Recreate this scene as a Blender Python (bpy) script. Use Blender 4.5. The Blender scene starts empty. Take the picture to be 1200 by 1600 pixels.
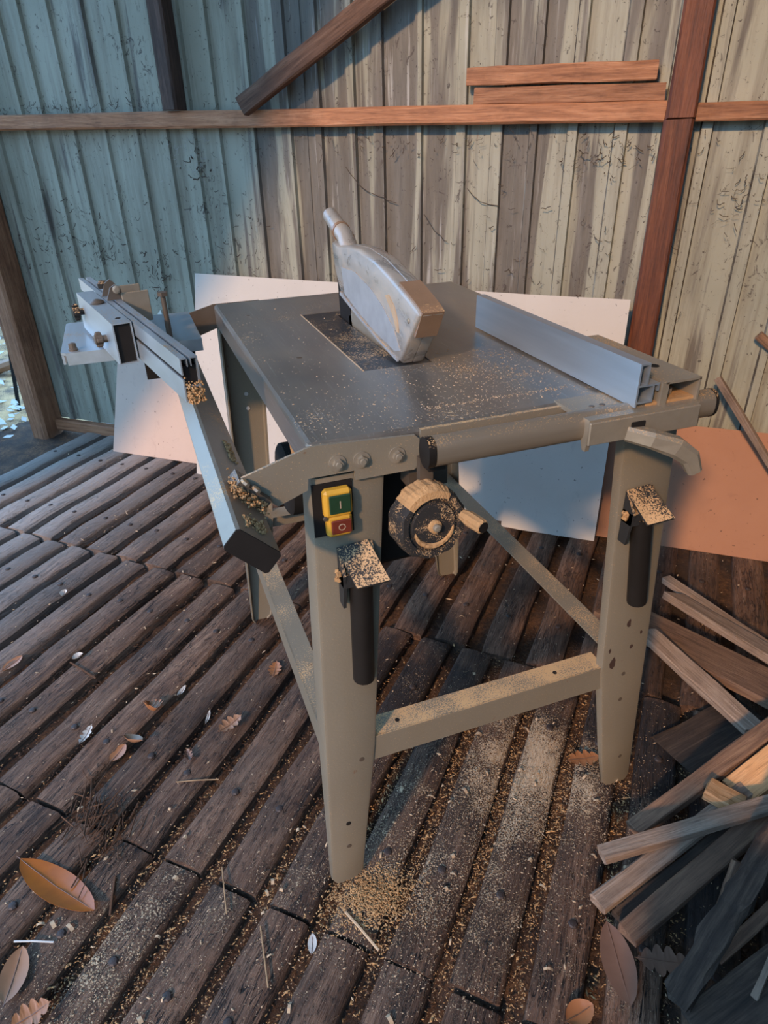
import bpy, bmesh, math, random
from mathutils import Vector, Matrix, noise as mnoise
random.seed(7)
S = bpy.context.scene
COL = S.collection
PI = math.pi
# ------------------------------------------------------------------ camera
CAM = Vector((-0.15602, -0.69907, 1.16599))
RT = Vector((0.93801917, -0.34595304, -0.02089348))
UP = Vector((0.1889591, 0.45994656, 0.86760799))
FW = Vector((0.29054173, 0.81778094, -0.49680966))
FPX = 1045.29
cd = bpy.data.cameras.new('camera')
cam = bpy.data.objects.new('camera', cd)
COL.objects.link(cam)
cam.matrix_world = Matrix(((RT.x, UP.x, -FW.x, CAM.x), (RT.y, UP.y, -FW.y, CAM.y), (RT.z, UP.z, -FW.z, CAM.z), (0, 0, 0, 1)))
cd.sensor_fit = 'VERTICAL'
cd.sensor_height = 36
cd.lens = FPX * 36 / 1600
cd.clip_start = 0.02
S.camera = cam
# ------------------------------------------------------------------ world, sun, exposure
W = bpy.data.worlds.new('daylight')
S.world = W
W.use_nodes = True
bg = W.node_tree.nodes['Background']
bg.inputs['Color'].default_value = (0.28, 0.575, 1.0, 1)
bg.inputs['Strength'].default_value = 6.0
sd = bpy.data.lights.new('low_sun', 'SUN')
sun = bpy.data.objects.new('low_sun', sd)
COL.objects.link(sun)
SUN_DIR = Vector((0.654, 0.586, -0.478))
sun.rotation_euler = SUN_DIR.to_track_quat('-Z', 'Y').to_euler()
sun.location = (-3, -3, 3)
sd.energy = 4.3
sd.color = (1.0, 0.635, 0.345)
sd.angle = math.radians(3.6)
vs = S.view_settings
vs.view_transform = 'Standard'
vs.look = 'None'
vs.gamma = 1
vs.use_curve_mapping = False
vs.exposure = -0.35

# wall frame: s along the wall to the right, n out of the wall away from the camera
SD = Vector((math.cos(math.radians(-40)), math.sin(math.radians(-40)), 0))
ND = Vector((-SD.y, SD.x, 0))
WROT = math.radians(-40)
def wp(s, off, z):
    return SD * s + ND * off + Vector((0, 0, z))
# plank frame
TH = math.radians(46.5)
PU = Vector((math.cos(TH), math.sin(TH), 0))
PV = Vector((-PU.y, PU.x, 0))
def fl(a, v, z=0):
    return PU * a + PV * v + Vector((0, 0, z))
def at(u, v, z):
    """world point at height z seen from where the photograph was taken (survey helper)"""
    d = FW + RT * ((u - 600) / FPX) - UP * ((v - 800) / FPX)
    return CAM + d * ((z - CAM.z) / d.z)

# ------------------------------------------------------------------ materials
def mat(name):
    m = bpy.data.materials.new(name)
    m.use_nodes = True
    nt = m.node_tree
    b = nt.nodes['Principled BSDF']
    return m, nt, b
class N:
    def __init__(s, nt): s.nt = nt
    def n(s, t, **k):
        x = s.nt.nodes.new(t)
        for a, v in k.items(): setattr(x, a, v)
        return x
    def l(s, a, b): s.nt.links.new(a, b)
    def pos(s):
        return s.n('ShaderNodeNewGeometry').outputs['Position']
    def obj(s):
        return s.n('ShaderNodeTexCoord').outputs['Object']
    def mapv(s, v, scale=(1, 1, 1), rot=(0, 0, 0), loc=(0, 0, 0)):
        m = s.n('ShaderNodeMapping')
        m.inputs['Scale'].default_value = scale
        m.inputs['Rotation'].default_value = rot
        m.inputs['Location'].default_value = loc
        s.l(v, m.inputs['Vector'])
        return m.outputs[0]
    def noise(s, v, scale, detail=4, rough=.55, dist=0):
        t = s.n('ShaderNodeTexNoise')
        t.inputs['Scale'].default_value = scale
        t.inputs['Detail'].default_value = detail
        t.inputs['Roughness'].default_value = rough
        t.inputs['Distortion'].default_value = dist
        s.l(v, t.inputs['Vector'])
        return t.outputs[0]
    def ramp(s, f, stops):
        r = s.n('ShaderNodeValToRGB')
        e = r.color_ramp.elements
        while len(e) < len(stops): e.new(.5)
        for q, (p, c) in zip(e, stops):
            q.position = p
            q.color = (c, c, c, 1) if isinstance(c, (int, float)) else (*c, 1)
        s.l(f, r.inputs[0])
        return r.outputs[0]
    def mix(s, f, a, b, mode='MIX'):
        m = s.n('ShaderNodeMix', data_type='RGBA', blend_type=mode)
        for i, x in ((0, f), (6, a), (7, b)):
            if isinstance(x, (int, float)): m.inputs[i].default_value = x if i == 0 else (x, x, x, 1)
            elif isinstance(x, tuple): m.inputs[i].default_value = (*x, 1)
            else: s.l(x, m.inputs[i])
        return m.outputs[2]
    def math(s, op, a, b=0, clamp=False):
        m = s.n('ShaderNodeMath', operation=op, use_clamp=clamp)
        for i, x in ((0, a), (1, b)):
            if isinstance(x, (int, float)): m.inputs[i].default_value = x
            else: s.l(x, m.inputs[i])
        return m.outputs[0]
    def bump(s, h, strength=.3, dist=.002):
        b = s.n('ShaderNodeBump')
        b.inputs['Strength'].default_value = strength
        b.inputs['Distance'].default_value = dist
        s.l(h, b.inputs['Height'])
        return b.outputs[0]
    def upz(s, lo=.35, hi=.8):
        g = s.n('ShaderNodeNewGeometry')
        x = s.n('ShaderNodeSeparateXYZ')
        s.l(g.outputs['Normal'], x.inputs[0])
        return s.ramp(x.outputs[2], [(lo, 0), (hi, 1)])
DUST = (0.60, 0.36, 0.17)
def dust_over(k, col, amount=.5, fine=420, up=True, patch=9):
    """sawdust lying on the upward faces: fine specks, thicker in patches"""
    p = k.pos()
    sp = k.noise(p, fine, 2, .6)
    pa = k.noise(p, patch, 3, .6)
    d = k.math('ADD', k.math('MULTIPLY', sp, .62), k.math('MULTIPLY', pa, .5))
    m = k.ramp(d, [(.70 - amount * .22, 0), (.76 - amount * .20, 1)])
    if up: m = k.math('MULTIPLY', m, k.upz())
    return k.mix(m, col, DUST), m

def m_paint(name, base, dust=.45, rough=.42, rust=True):
    m, nt, b = mat(name); k = N(nt)
    p = k.pos()
    n1 = k.noise(p, 6, 5)
    c = k.mix(n1, tuple(x * .82 for x in base), tuple(min(1, x * 1.14) for x in base))
    if rust:
        r = k.ramp(k.noise(p, 46, 4, .6), [(.70, 0), (.74, 1)])
        c = k.mix(r, c, (.16, .07, .03))
    gr = k.ramp(k.noise(k.mapv(p, (1, 1, .25)), 22, 5, .7), [(.5, 0), (.85, .55)])
    c = k.mix(gr, c, (.20, .15, .09))
    c, mm = dust_over(k, c, dust)
    c2 = k.math('MULTIPLY', k.ramp(k.noise(p, 500, 2), [(.66, 0), (.70, 1)]), .5)
    c = k.mix(c2, c, DUST)
    k.l(c, b.inputs['Base Color'])
    b.inputs['Roughness'].default_value = rough
    k.l(k.bump(k.math('ADD', k.noise(p, 260, 2), mm), .25, .001), b.inputs['Normal'])
    b.inputs['Coat Weight'].default_value = .35
    b.inputs['Coat Roughness'].default_value = .35
    return m
M = {}
M['paint'] = m_paint('grey_green_paint', (.205, .168, .118))
M['paint_dusty'] = m_paint('grey_green_paint_dusty', (.205, .168, .118), .95)
def m_table():
    m, nt, b = mat('worn_steel_tabletop'); k = N(nt)
    p = k.pos()
    n1 = k.noise(k.mapv(p, (1, .25, 1)), 9, 5, .6, .6)
    c = k.ramp(n1, [(.3, (.175, .16, .142)), (.55, (.28, .25, .215)), (.75, (.38, .335, .285))])
    sc = k.ramp(k.noise(k.mapv(p, (1, .03, 1)), 260, 3), [(.62, 0), (.7, .35)])
    c = k.mix(sc, c, (.45, .45, .44))
    sx = k.n('ShaderNodeSeparateXYZ'); k.l(p, sx.inputs[0])
    # sawdust thicker along the front edge and right of the blade
    near = k.ramp(sx.outputs[1], [(.0, .09), (.3, 0)])
    sp = k.noise(p, 330, 2, .6); pa = k.noise(p, 7, 3, .6)
    d = k.math('ADD', k.math('ADD', k.math('MULTIPLY', sp, .62), k.math('MULTIPLY', pa, .45)), k.math('MULTIPLY', near, .5))
    mk = k.math('MULTIPLY', k.ramp(d, [(.655, 0), (.70, 1)]), k.upz(.8, .95))
    film = k.math('MULTIPLY', k.ramp(k.noise(p, 5, 4, .7), [(.45, 0), (.8, .5)]), .5)
    c = k.mix(film, c, (.42, .30, .18))
    c = k.mix(mk, c, (.62, .43, .25))
    k.l(c, b.inputs['Base Color'])
    b.inputs['Metallic'].default_value = .6
    k.l(k.mix(mk, k.ramp(n1, [(.3, .27), (.8, .42)]), 1.0), b.inputs['Roughness'])
    k.l(k.bump(mk, .5, .0012), b.inputs['Normal'])
    return m
M['table'] = m_table()
def m_metal(name, col, rough=.35, metal=.85, dust=.3, brushed=(1, 1, 1)):
    m, nt, b = mat(name); k = N(nt)
    p = k.obj()
    n1 = k.noise(k.mapv(p, brushed), 60, 4, .6)
    c = k.mix(n1, tuple(x * .75 for x in col), tuple(min(1, x * 1.15) for x in col))
    c, mm = dust_over(k, c, dust)
    k.l(c, b.inputs['Base Color'])
    b.inputs['Metallic'].default_value = metal
    k.l(k.math('ADD', k.math('MULTIPLY', n1, .25), rough - .12), b.inputs['Roughness'])
    return m
M['alu'] = m_metal('brushed_aluminium', (.47, .50, .52), .42, .75, .2, (1, .04, 1))
M['steel'] = m_metal('zinc_steel', (.31, .255, .185), .42, .35, .55)
M['tube'] = m_metal('galvanised_tube', (.27, .215, .155), .36, .4, .5, (.05, 1, 1))
M['beam'] = m_metal('galvanised_beam', (.29, .265, .22), .40, .6, .3)
def m_plain(name, col, rough=.5, metal=0, dust=0., bumpy=0, patch=9):
    m, nt, b = mat(name); k = N(nt)
    p = k.pos()
    n1 = k.noise(p, 35, 4)
    c = k.mix(n1, tuple(x * .7 for x in col), tuple(min(1, x * 1.25) for x in col))
    if dust: c, mm = dust_over(k, c, dust, patch=patch)
    k.l(c, b.inputs['Base Color'])
    b.inputs['Roughness'].default_value = rough
    b.inputs['Metallic'].default_value = metal
    if bumpy: k.l(k.bump(k.noise(p, 300, 3), bumpy, .002), b.inputs['Normal'])
    return m
M['black'] = m_plain('black_plastic', (.014, .011, .009), .5, 0, .55)
M['black'].node_tree.nodes['Principled BSDF'].inputs['Specular IOR Level'].default_value = .25
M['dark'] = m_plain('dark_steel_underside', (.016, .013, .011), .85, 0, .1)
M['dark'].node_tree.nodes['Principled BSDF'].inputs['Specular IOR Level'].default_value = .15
M['dusty_black'] = m_plain('dust_caked_black_plastic', (.02, .018, .016), .7, 0, .85, .3)
def m_speck():
    m, nt, b = mat('sawdust_speckled_black'); k = N(nt)
    c, mm = dust_over(k, (.016, .013, .011), .42, 700, False, 60)
    k.l(c, b.inputs['Base Color']); b.inputs['Roughness'].default_value = .8
    k.l(k.bump(mm, .6, .001), b.inputs['Normal'])
    return m
M['speck'] = m_speck()
M['yellow'] = m_plain('yellow_plastic', (.60, .31, .03), .42, 0, .5)
M['green'] = m_plain('green_button', (.016, .045, .018), .45, 0, .4)
M['red'] = m_plain('red_button', (.15, .025, .012), .45, 0, .3)
M['teal'] = m_plain('teal_motor_plate', (.02, .15, .22), .5)
M['brownmetal'] = m_plain('oxidised_bracket', (.115, .085, .06), .5, .3, .3)
M['sawdust'] = m_plain('sawdust', (.44, .24, .10), .95, 0, 0, .8)
M['palechips'] = m_plain('pale_wood_chips', (.46, .31, .185), .9, 0, 0, .3)
M['browndebris'] = m_plain('brown_debris', (.085, .036, .015), .95, 0, 0, .5)
M['darkdebris'] = m_plain('dark_debris', (.05, .03, .02), .95, 0, 0, .5)
M['straw'] = m_plain('dry_straw', (.30, .18, .09), .8)
M['web'] = m_plain('cobweb_silk', (.42, .40, .38), .9)
M['webdirt'] = m_plain('dirty_cobweb', (.07, .048, .036), .95)
def m_guard():
    m, nt, b = mat('dusty_clear_plastic'); k = N(nt)
    p = k.pos()
    n1 = k.noise(k.mapv(p, (1, .5, 1)), 26, 5, .65, 1)
    c = k.ramp(n1, [(.3, (.24, .215, .185)), (.5, (.37, .325, .275)), (.7, (.50, .40, .30))])
    k.l(c, b.inputs['Base Color'])
    k.l(k.ramp(n1, [(.35, .22), (.7, .5)]), b.inputs['Roughness'])
    b.inputs['IOR'].default_value = 1.5
    b.inputs['Transmission Weight'].default_value = .22
    b.inputs['Coat Weight'].default_value = .35
    b.inputs['Coat Roughness'].default_value = .15
    return m
M['guard'] = m_guard()
M['guard_amber'] = m_plain('amber_stained_plastic', (.26, .15, .085), .28, 0, .3)
M['guard_inner'] = m_plain('dusty_grey_guard_panel', (.30, .30, .30), .45, 0, .7)
def m_wood(name, cols, scale=1., axis=0, rough=.75, dirt=.5, coords='obj', dust=0.):
    m, nt, b = mat(name); k = N(nt)
    p = k.obj()
    oi = k.n('ShaderNodeObjectInfo')
    va = k.n('ShaderNodeVectorMath', operation='ADD')
    cx = k.n('ShaderNodeCombineXYZ')
    for i in range(3): k.l(k.math('MULTIPLY', oi.outputs['Random'], 17.3 + 5 * i), cx.inputs[i])
    k.l(p, va.inputs[0]); k.l(cx.outputs[0], va.inputs[1])
    sc = [14 * scale] * 3; sc[axis] = .9 * scale
    g = k.noise(k.mapv(va.outputs[0], tuple(sc)), 5, 6, .65, .8)
    g2 = k.noise(k.mapv(va.outputs[0], tuple(x * 5 for x in sc)), 5, 3, .6)
    c = k.ramp(g, [(.28, cols[0]), (.5, cols[1]), (.72, cols[2])])
    c = k.mix(k.ramp(g2, [(.52, 0), (.72, .5)]), c, tuple(x * .45 for x in cols[0]))
    d = k.ramp(k.noise(va.outputs[0], 7 * scale, 5, .7), [(.5, 0), (.8, dirt)])
    c = k.mix(d, c, tuple(x * .3 for x in cols[0]))
    hsv = k.n('ShaderNodeHueSaturation')
    k.l(k.math('ADD', k.math('MULTIPLY', oi.outputs['Random'], .45), .78), hsv.inputs['Value'])
    k.l(c, hsv.inputs['Color'])
    c = hsv.outputs[0]
    if dust: c, mm = dust_over(k, c, dust)
    k.l(c, b.inputs['Base Color'])
    b.inputs['Roughness'].default_value = rough
    k.l(k.bump(k.math('ADD', g, g2), .5, .0025), b.inputs['Normal'])
    return m
M['stud'] = m_wood('old_orange_stud', [(.17, .065, .03), (.34, .145, .07), (.48, .24, .13)], 1, 0, .7, .55)
M['studred'] = m_wood('red_brown_stud', [(.06, .016, .007), (.135, .038, .015), (.22, .075, .032)], .8, 0, .6, .6)
M['studdark'] = m_wood('dark_stud', [(.05, .028, .02), (.10, .055, .04), (.17, .10, .075)], .8, 0, .75, .6)
M['brace'] = m_wood('brown_brace', [(.07, .03, .016), (.14, .068, .04), (.22, .12, .075)], .9, 0, .75, .6)
M['greywood'] = m_wood('weathered_grey_wood', [(.14, .085, .055), (.27, .18, .125), (.38, .275, .20)], 1.3, 0, .85, .5)
M['darkwood'] = m_wood('dark_decayed_wood', [(.022, .012, .007), (.055, .032, .02), (.12, .075, .048)], 1.3, 0, .9, .6)
M['brownwood'] = m_wood('brown_scrap_wood', [(.09, .045, .025), (.18, .095, .055), (.28, .16, .09)], 1.3, 0, .85, .6)
M['freshwood'] = m_wood('fresh_sawn_wood', [(.42, .19, .07), (.58, .29, .12), (.66, .37, .18)], 1, 0, .7, .2)
def m_plank():
    m, nt, b = mat('worn_floor_plank'); k = N(nt)
    p = k.obj(); gp = k.pos()
    oi = k.n('ShaderNodeObjectInfo')
    cx = k.n('ShaderNodeCombineXYZ')
    for i in range(3): k.l(k.math('MULTIPLY', oi.outputs['Random'], 21.3 + 5 * i), cx.inputs[i])
    va = k.n('ShaderNodeVectorMath', operation='ADD')
    k.l(p, va.inputs[0]); k.l(cx.outputs[0], va.inputs[1])
    v = va.outputs[0]
    g = k.noise(k.mapv(v, (1.6, 16, 16)), 4, 6, .7, .6)
    g2 = k.noise(k.mapv(v, (10, 100, 100)), 4, 3, .6)
    c = k.ramp(g, [(.28, (.032, .016, .009)), (.46, (.125, .062, .036)), (.66, (.245, .135, .082))])
    c = k.mix(k.ramp(g2, [(.5, 0), (.75, .55)]), c, (.02, .012, .009))
    ck = k.noise(k.mapv(v, (1.2, 15, 15), loc=(2, 7, 3)), 5, 3, .5, 1.2)
    ck = k.ramp(k.math('ABSOLUTE', k.math('SUBTRACT', ck, .5)), [(.004, 1), (.016, 0)])
    ck = k.math('MULTIPLY', ck, k.ramp(k.noise(v, 6, 2), [(.48, 0), (.56, 1)]))
    c = k.mix(ck, c, (.008, .005, .004))
    pit = k.ramp(k.noise(k.mapv(v, (1, 2.5, 2.5)), 60, 4, .7), [(.30, 1), (.44, 0)])
    c = k.mix(k.math('MULTIPLY', pit, .7), c, (.02, .012, .008))
    bl = k.ramp(k.noise(v, 4.5, 4, .65), [(.44, 0), (.68, .7)])
    c = k.mix(bl, c, (.036, .023, .016))
    gy = k.ramp(k.noise(k.mapv(v, (.8, 3, 3), loc=(4, 2, 1)), 5, 4, .6), [(.5, 0), (.8, .5)])
    c = k.mix(gy, c, (.165, .105, .07))
    # the planks near the open side are paler
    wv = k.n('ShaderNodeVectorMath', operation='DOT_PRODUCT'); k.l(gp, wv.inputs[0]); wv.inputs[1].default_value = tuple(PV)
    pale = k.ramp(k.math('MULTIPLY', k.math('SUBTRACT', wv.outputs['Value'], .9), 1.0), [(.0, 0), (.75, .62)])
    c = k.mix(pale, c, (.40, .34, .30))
    hsv = k.n('ShaderNodeHueSaturation')
    k.l(k.math('ADD', k.math('MULTIPLY', oi.outputs['Random'], .5), .78), hsv.inputs['Value'])
    k.l(c, hsv.inputs['Color']); c = hsv.outputs[0]
    # soot plus painted shade: dark blotches on the planks beside and under the saw
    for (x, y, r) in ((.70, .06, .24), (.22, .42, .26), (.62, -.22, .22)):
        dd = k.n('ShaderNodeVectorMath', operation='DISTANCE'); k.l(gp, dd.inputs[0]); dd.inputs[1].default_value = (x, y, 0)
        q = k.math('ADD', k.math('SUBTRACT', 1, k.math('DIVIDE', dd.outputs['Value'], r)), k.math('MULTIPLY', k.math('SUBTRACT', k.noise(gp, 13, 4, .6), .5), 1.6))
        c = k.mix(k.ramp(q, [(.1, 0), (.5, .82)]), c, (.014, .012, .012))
    # sawdust: density falls off away from where it fell
    dens = None
    for (x, y, r, a) in ((.10, .02, .30, .08), (.46, .10, .22, .27), (.34, -.05, .33, .07), (.16, -.20, .30, .04), (-.45, -.03, .16, .12), (-.33, .08, .16, .08), (-.22, -.02, .3, .05), (.25, .35, .35, .04), (.0, -.15, .9, .02)):
        dd = k.n('ShaderNodeVectorMath', operation='DISTANCE'); k.l(gp, dd.inputs[0]); dd.inputs[1].default_value = (x, y, 0)
        t = k.math('MULTIPLY', k.math('SUBTRACT', 1, k.math('DIVIDE', dd.outputs['Value'], r), True), a)
        dens = t if dens is None else k.math('ADD', dens, t)
    sp = k.noise(gp, 330, 2, .6); pa = k.noise(gp, 11, 5, .7)
    d = k.math('ADD', k.math('ADD', k.math('MULTIPLY', sp, .62), k.math('MULTIPLY', pa, .50)), dens)
    mk = k.math('MULTIPLY', k.ramp(d, [(.70, 0), (.77, 1)]), k.upz(.5, .9))
    c = k.mix(mk, c, k.mix(k.noise(gp, 60), (.44, .28, .155), (.62, .45, .29)))
    k.l(c, b.inputs['Base Color'])
    b.inputs['Roughness'].default_value = .78
    b.inputs['Specular IOR Level'].default_value = .3
    h = k.math('ADD', k.math('MULTIPLY', k.math('ADD', g, g2), .7), k.math('MULTIPLY', mk, .7))
    h = k.math('SUBTRACT', h, k.math('ADD', ck, k.math('MULTIPLY', pit, .5)))
    k.l(k.bump(h, 1.0, .0055), b.inputs['Normal'])
    return m
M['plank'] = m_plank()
def m_bed():
    m, nt, b = mat('debris_bed'); k = N(nt)
    p = k.pos()
    n1 = k.noise(p, 90, 6, .75); n2 = k.noise(p, 11, 4)
    c = k.ramp(n1, [(.3, (.02, .011, .007)), (.5, (.10, .045, .02)), (.62, (.18, .085, .035)), (.74, (.30, .17, .085))])
    c = k.mix(k.ramp(n2, [(.4, .85), (.65, 0)]), c, (.03, .016, .01))
    k.l(c, b.inputs['Base Color']); b.inputs['Roughness'].default_value = .95
    k.l(k.bump(n1, 1, .006), b.inputs['Normal'])
    return m
M['bed'] = m_bed()
def m_clad():
    m, nt, b = mat('stained_sheet_metal'); k = N(nt)
    p = k.obj()      # x along the wall, z up
    sx = k.n('ShaderNodeSeparateXYZ'); k.l(p, sx.inputs[0])
    base = k.ramp(k.noise(p, 2.2, 4), [(.3, (.27, .265, .205)), (.7, (.37, .36, .29))])
    # bare grey runs where the paint has gone: strongest in the middle bays
    st = k.noise(k.mapv(p, (9, 1, .55), loc=(3.1, 0, .3)), 1.5, 5, .55, .5)
    mid = k.ramp(k.math('ADD', k.math('MULTIPLY', sx.outputs[0], .4), .7), [(.25, 0), (.42, .22), (.62, .16), (.85, .05)])
    sm = k.ramp(k.math('ADD', st, mid), [(.60, 0), (.66, 1)])
    grey = k.ramp(k.noise(k.mapv(p, (20, 1, 2)), 2, 4, .7), [(.3, (.095, .083, .07)), (.7, (.18, .162, .14))])
    c = k.mix(sm, base, grey)
    # dark vertical dirt runs
    dr = k.ramp(k.noise(k.mapv(p, (14, 1, .8), loc=(0, 0, 4)), 1.6, 6, .7), [(.46, 0), (.74, .75)])
    c = k.mix(dr, c, (.11, .085, .058))
    wh = k.ramp(k.noise(k.mapv(p, (34, 1, 1.6), loc=(5, 0, 9)), 1.4, 5, .6), [(.60, 0), (.68, .6)])
    c = k.mix(k.math('MULTIPLY', wh, k.ramp(mid, [(.05, 0), (.2, 1)])), c, (.52, .52, .50))
    # rust
    ru = k.ramp(k.noise(k.mapv(p, (30, 1, 2.2), loc=(1, 0, 2)), 1.9, 6, .75), [(.66, 0), (.72, .8)])
    c = k.mix(ru, c, (.20, .085, .04))
    # fly specks and webby dirt
    sp = k.ramp(k.noise(k.mapv(p, (1, 1, .8)), 80, 4, .7, .6), [(.63, 0), (.67, .85)])
    c = k.mix(sp, c, (.04, .03, .025))
    sp2 = k.ramp(k.math('ADD', k.noise(k.mapv(p, (1, 1, .7)), 30, 5, .75, 1.5), k.math('MULTIPLY', k.noise(p, 3.2, 2), .35)), [(.80, 0), (.85, .8)])
    c = k.mix(sp2, c, (.05, .035, .03))
    k.l(c, b.inputs['Base Color'])
    b.inputs['Roughness'].default_value = .55
    b.inputs['Metallic'].default_value = .05
    k.l(k.bump(k.noise(p, 60, 5, .7), .25, .002), b.inputs['Normal'])
    return m
M['clad'] = m_clad()
def m_rib_shade():  # rib shading painted dark into the flank colour, broken up by noise
    m, nt, b = mat('painted_rib_shade'); k = N(nt)
    p = k.obj()
    n1 = k.noise(k.mapv(p, (8, 1, 1.5)), 5, 5, .7)
    c = k.ramp(n1, [(.34, (.03, .022, .018)), (.47, (.10, .08, .06)), (.60, (.26, .25, .21))])
    k.l(c, b.inputs['Base Color']); b.inputs['Roughness'].default_value = .85
    return m
M['rib_shade'] = m_rib_shade()
def m_board(name, c0, c1, crack=False):
    m, nt, b = mat(name); k = N(nt)
    p = k.obj()
    c = k.mix(k.noise(p, 5, 5, .6), c0, c1)
    sp = k.ramp(k.noise(p, 85, 2, .6), [(.70, 0), (.73, .8)])
    c = k.mix(sp, c, tuple(x * .35 for x in c0))
    sm = k.ramp(k.noise(p, 9, 6, .75, 1), [(.58, 0), (.75, .35)])
    c = k.mix(sm, c, tuple(x * .55 for x in c0))
    k.l(c, b.inputs['Base Color']); b.inputs['Roughness'].default_value = .7
    k.l(k.bump(k.noise(p, 200, 3), .2, .001), b.inputs['Normal'])
    return m
M['white'] = m_board('white_faced_board', (.44, .39, .345), (.54, .485, .435))
M['pink'] = m_board('pinkish_board', (.46, .32, .25), (.57, .41, .325))
M['hard'] = m_board('brown_hardboard', (.27, .115, .06), (.36, .165, .09))
def m_leaf(name, c0, c1, rough=.45):
    m, nt, b = mat(name); k = N(nt)
    p = k.obj()
    c = k.mix(k.noise(p, 30, 5, .65), c0, c1)
    k.l(c, b.inputs['Base Color']); b.inputs['Roughness'].default_value = rough
    b.inputs['Transmission Weight'].default_value = 0
    return m
M['leaf_orange'] = m_leaf('orange_magnolia_leaf', (.50, .13, .012), (.22, .06, .015), .25)
M['leaf_brown'] = m_leaf('dry_oak_leaf', (.24, .08, .025), (.36, .15, .06))
M['leaf_dark'] = m_leaf('dark_dry_leaf', (.11, .055, .035), (.19, .10, .065))
M['leaf_pink'] = m_leaf('pinkish_dry_leaf', (.24, .105, .05), (.33, .17, .09))
M['leaf_grey'] = m_leaf('bleached_leaf', (.40, .36, .32), (.56, .51, .45))
M['ground'] = m_plain('litter_ground', (.11, .075, .055), .95, 0, .9, 1)
M['bark'] = m_plain('tree_bark', (.20, .12, .08), .95, 0, 0, 1)
M['roofm'] = m_plain('roof_sheet', (.35, .34, .31), .6)

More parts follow.
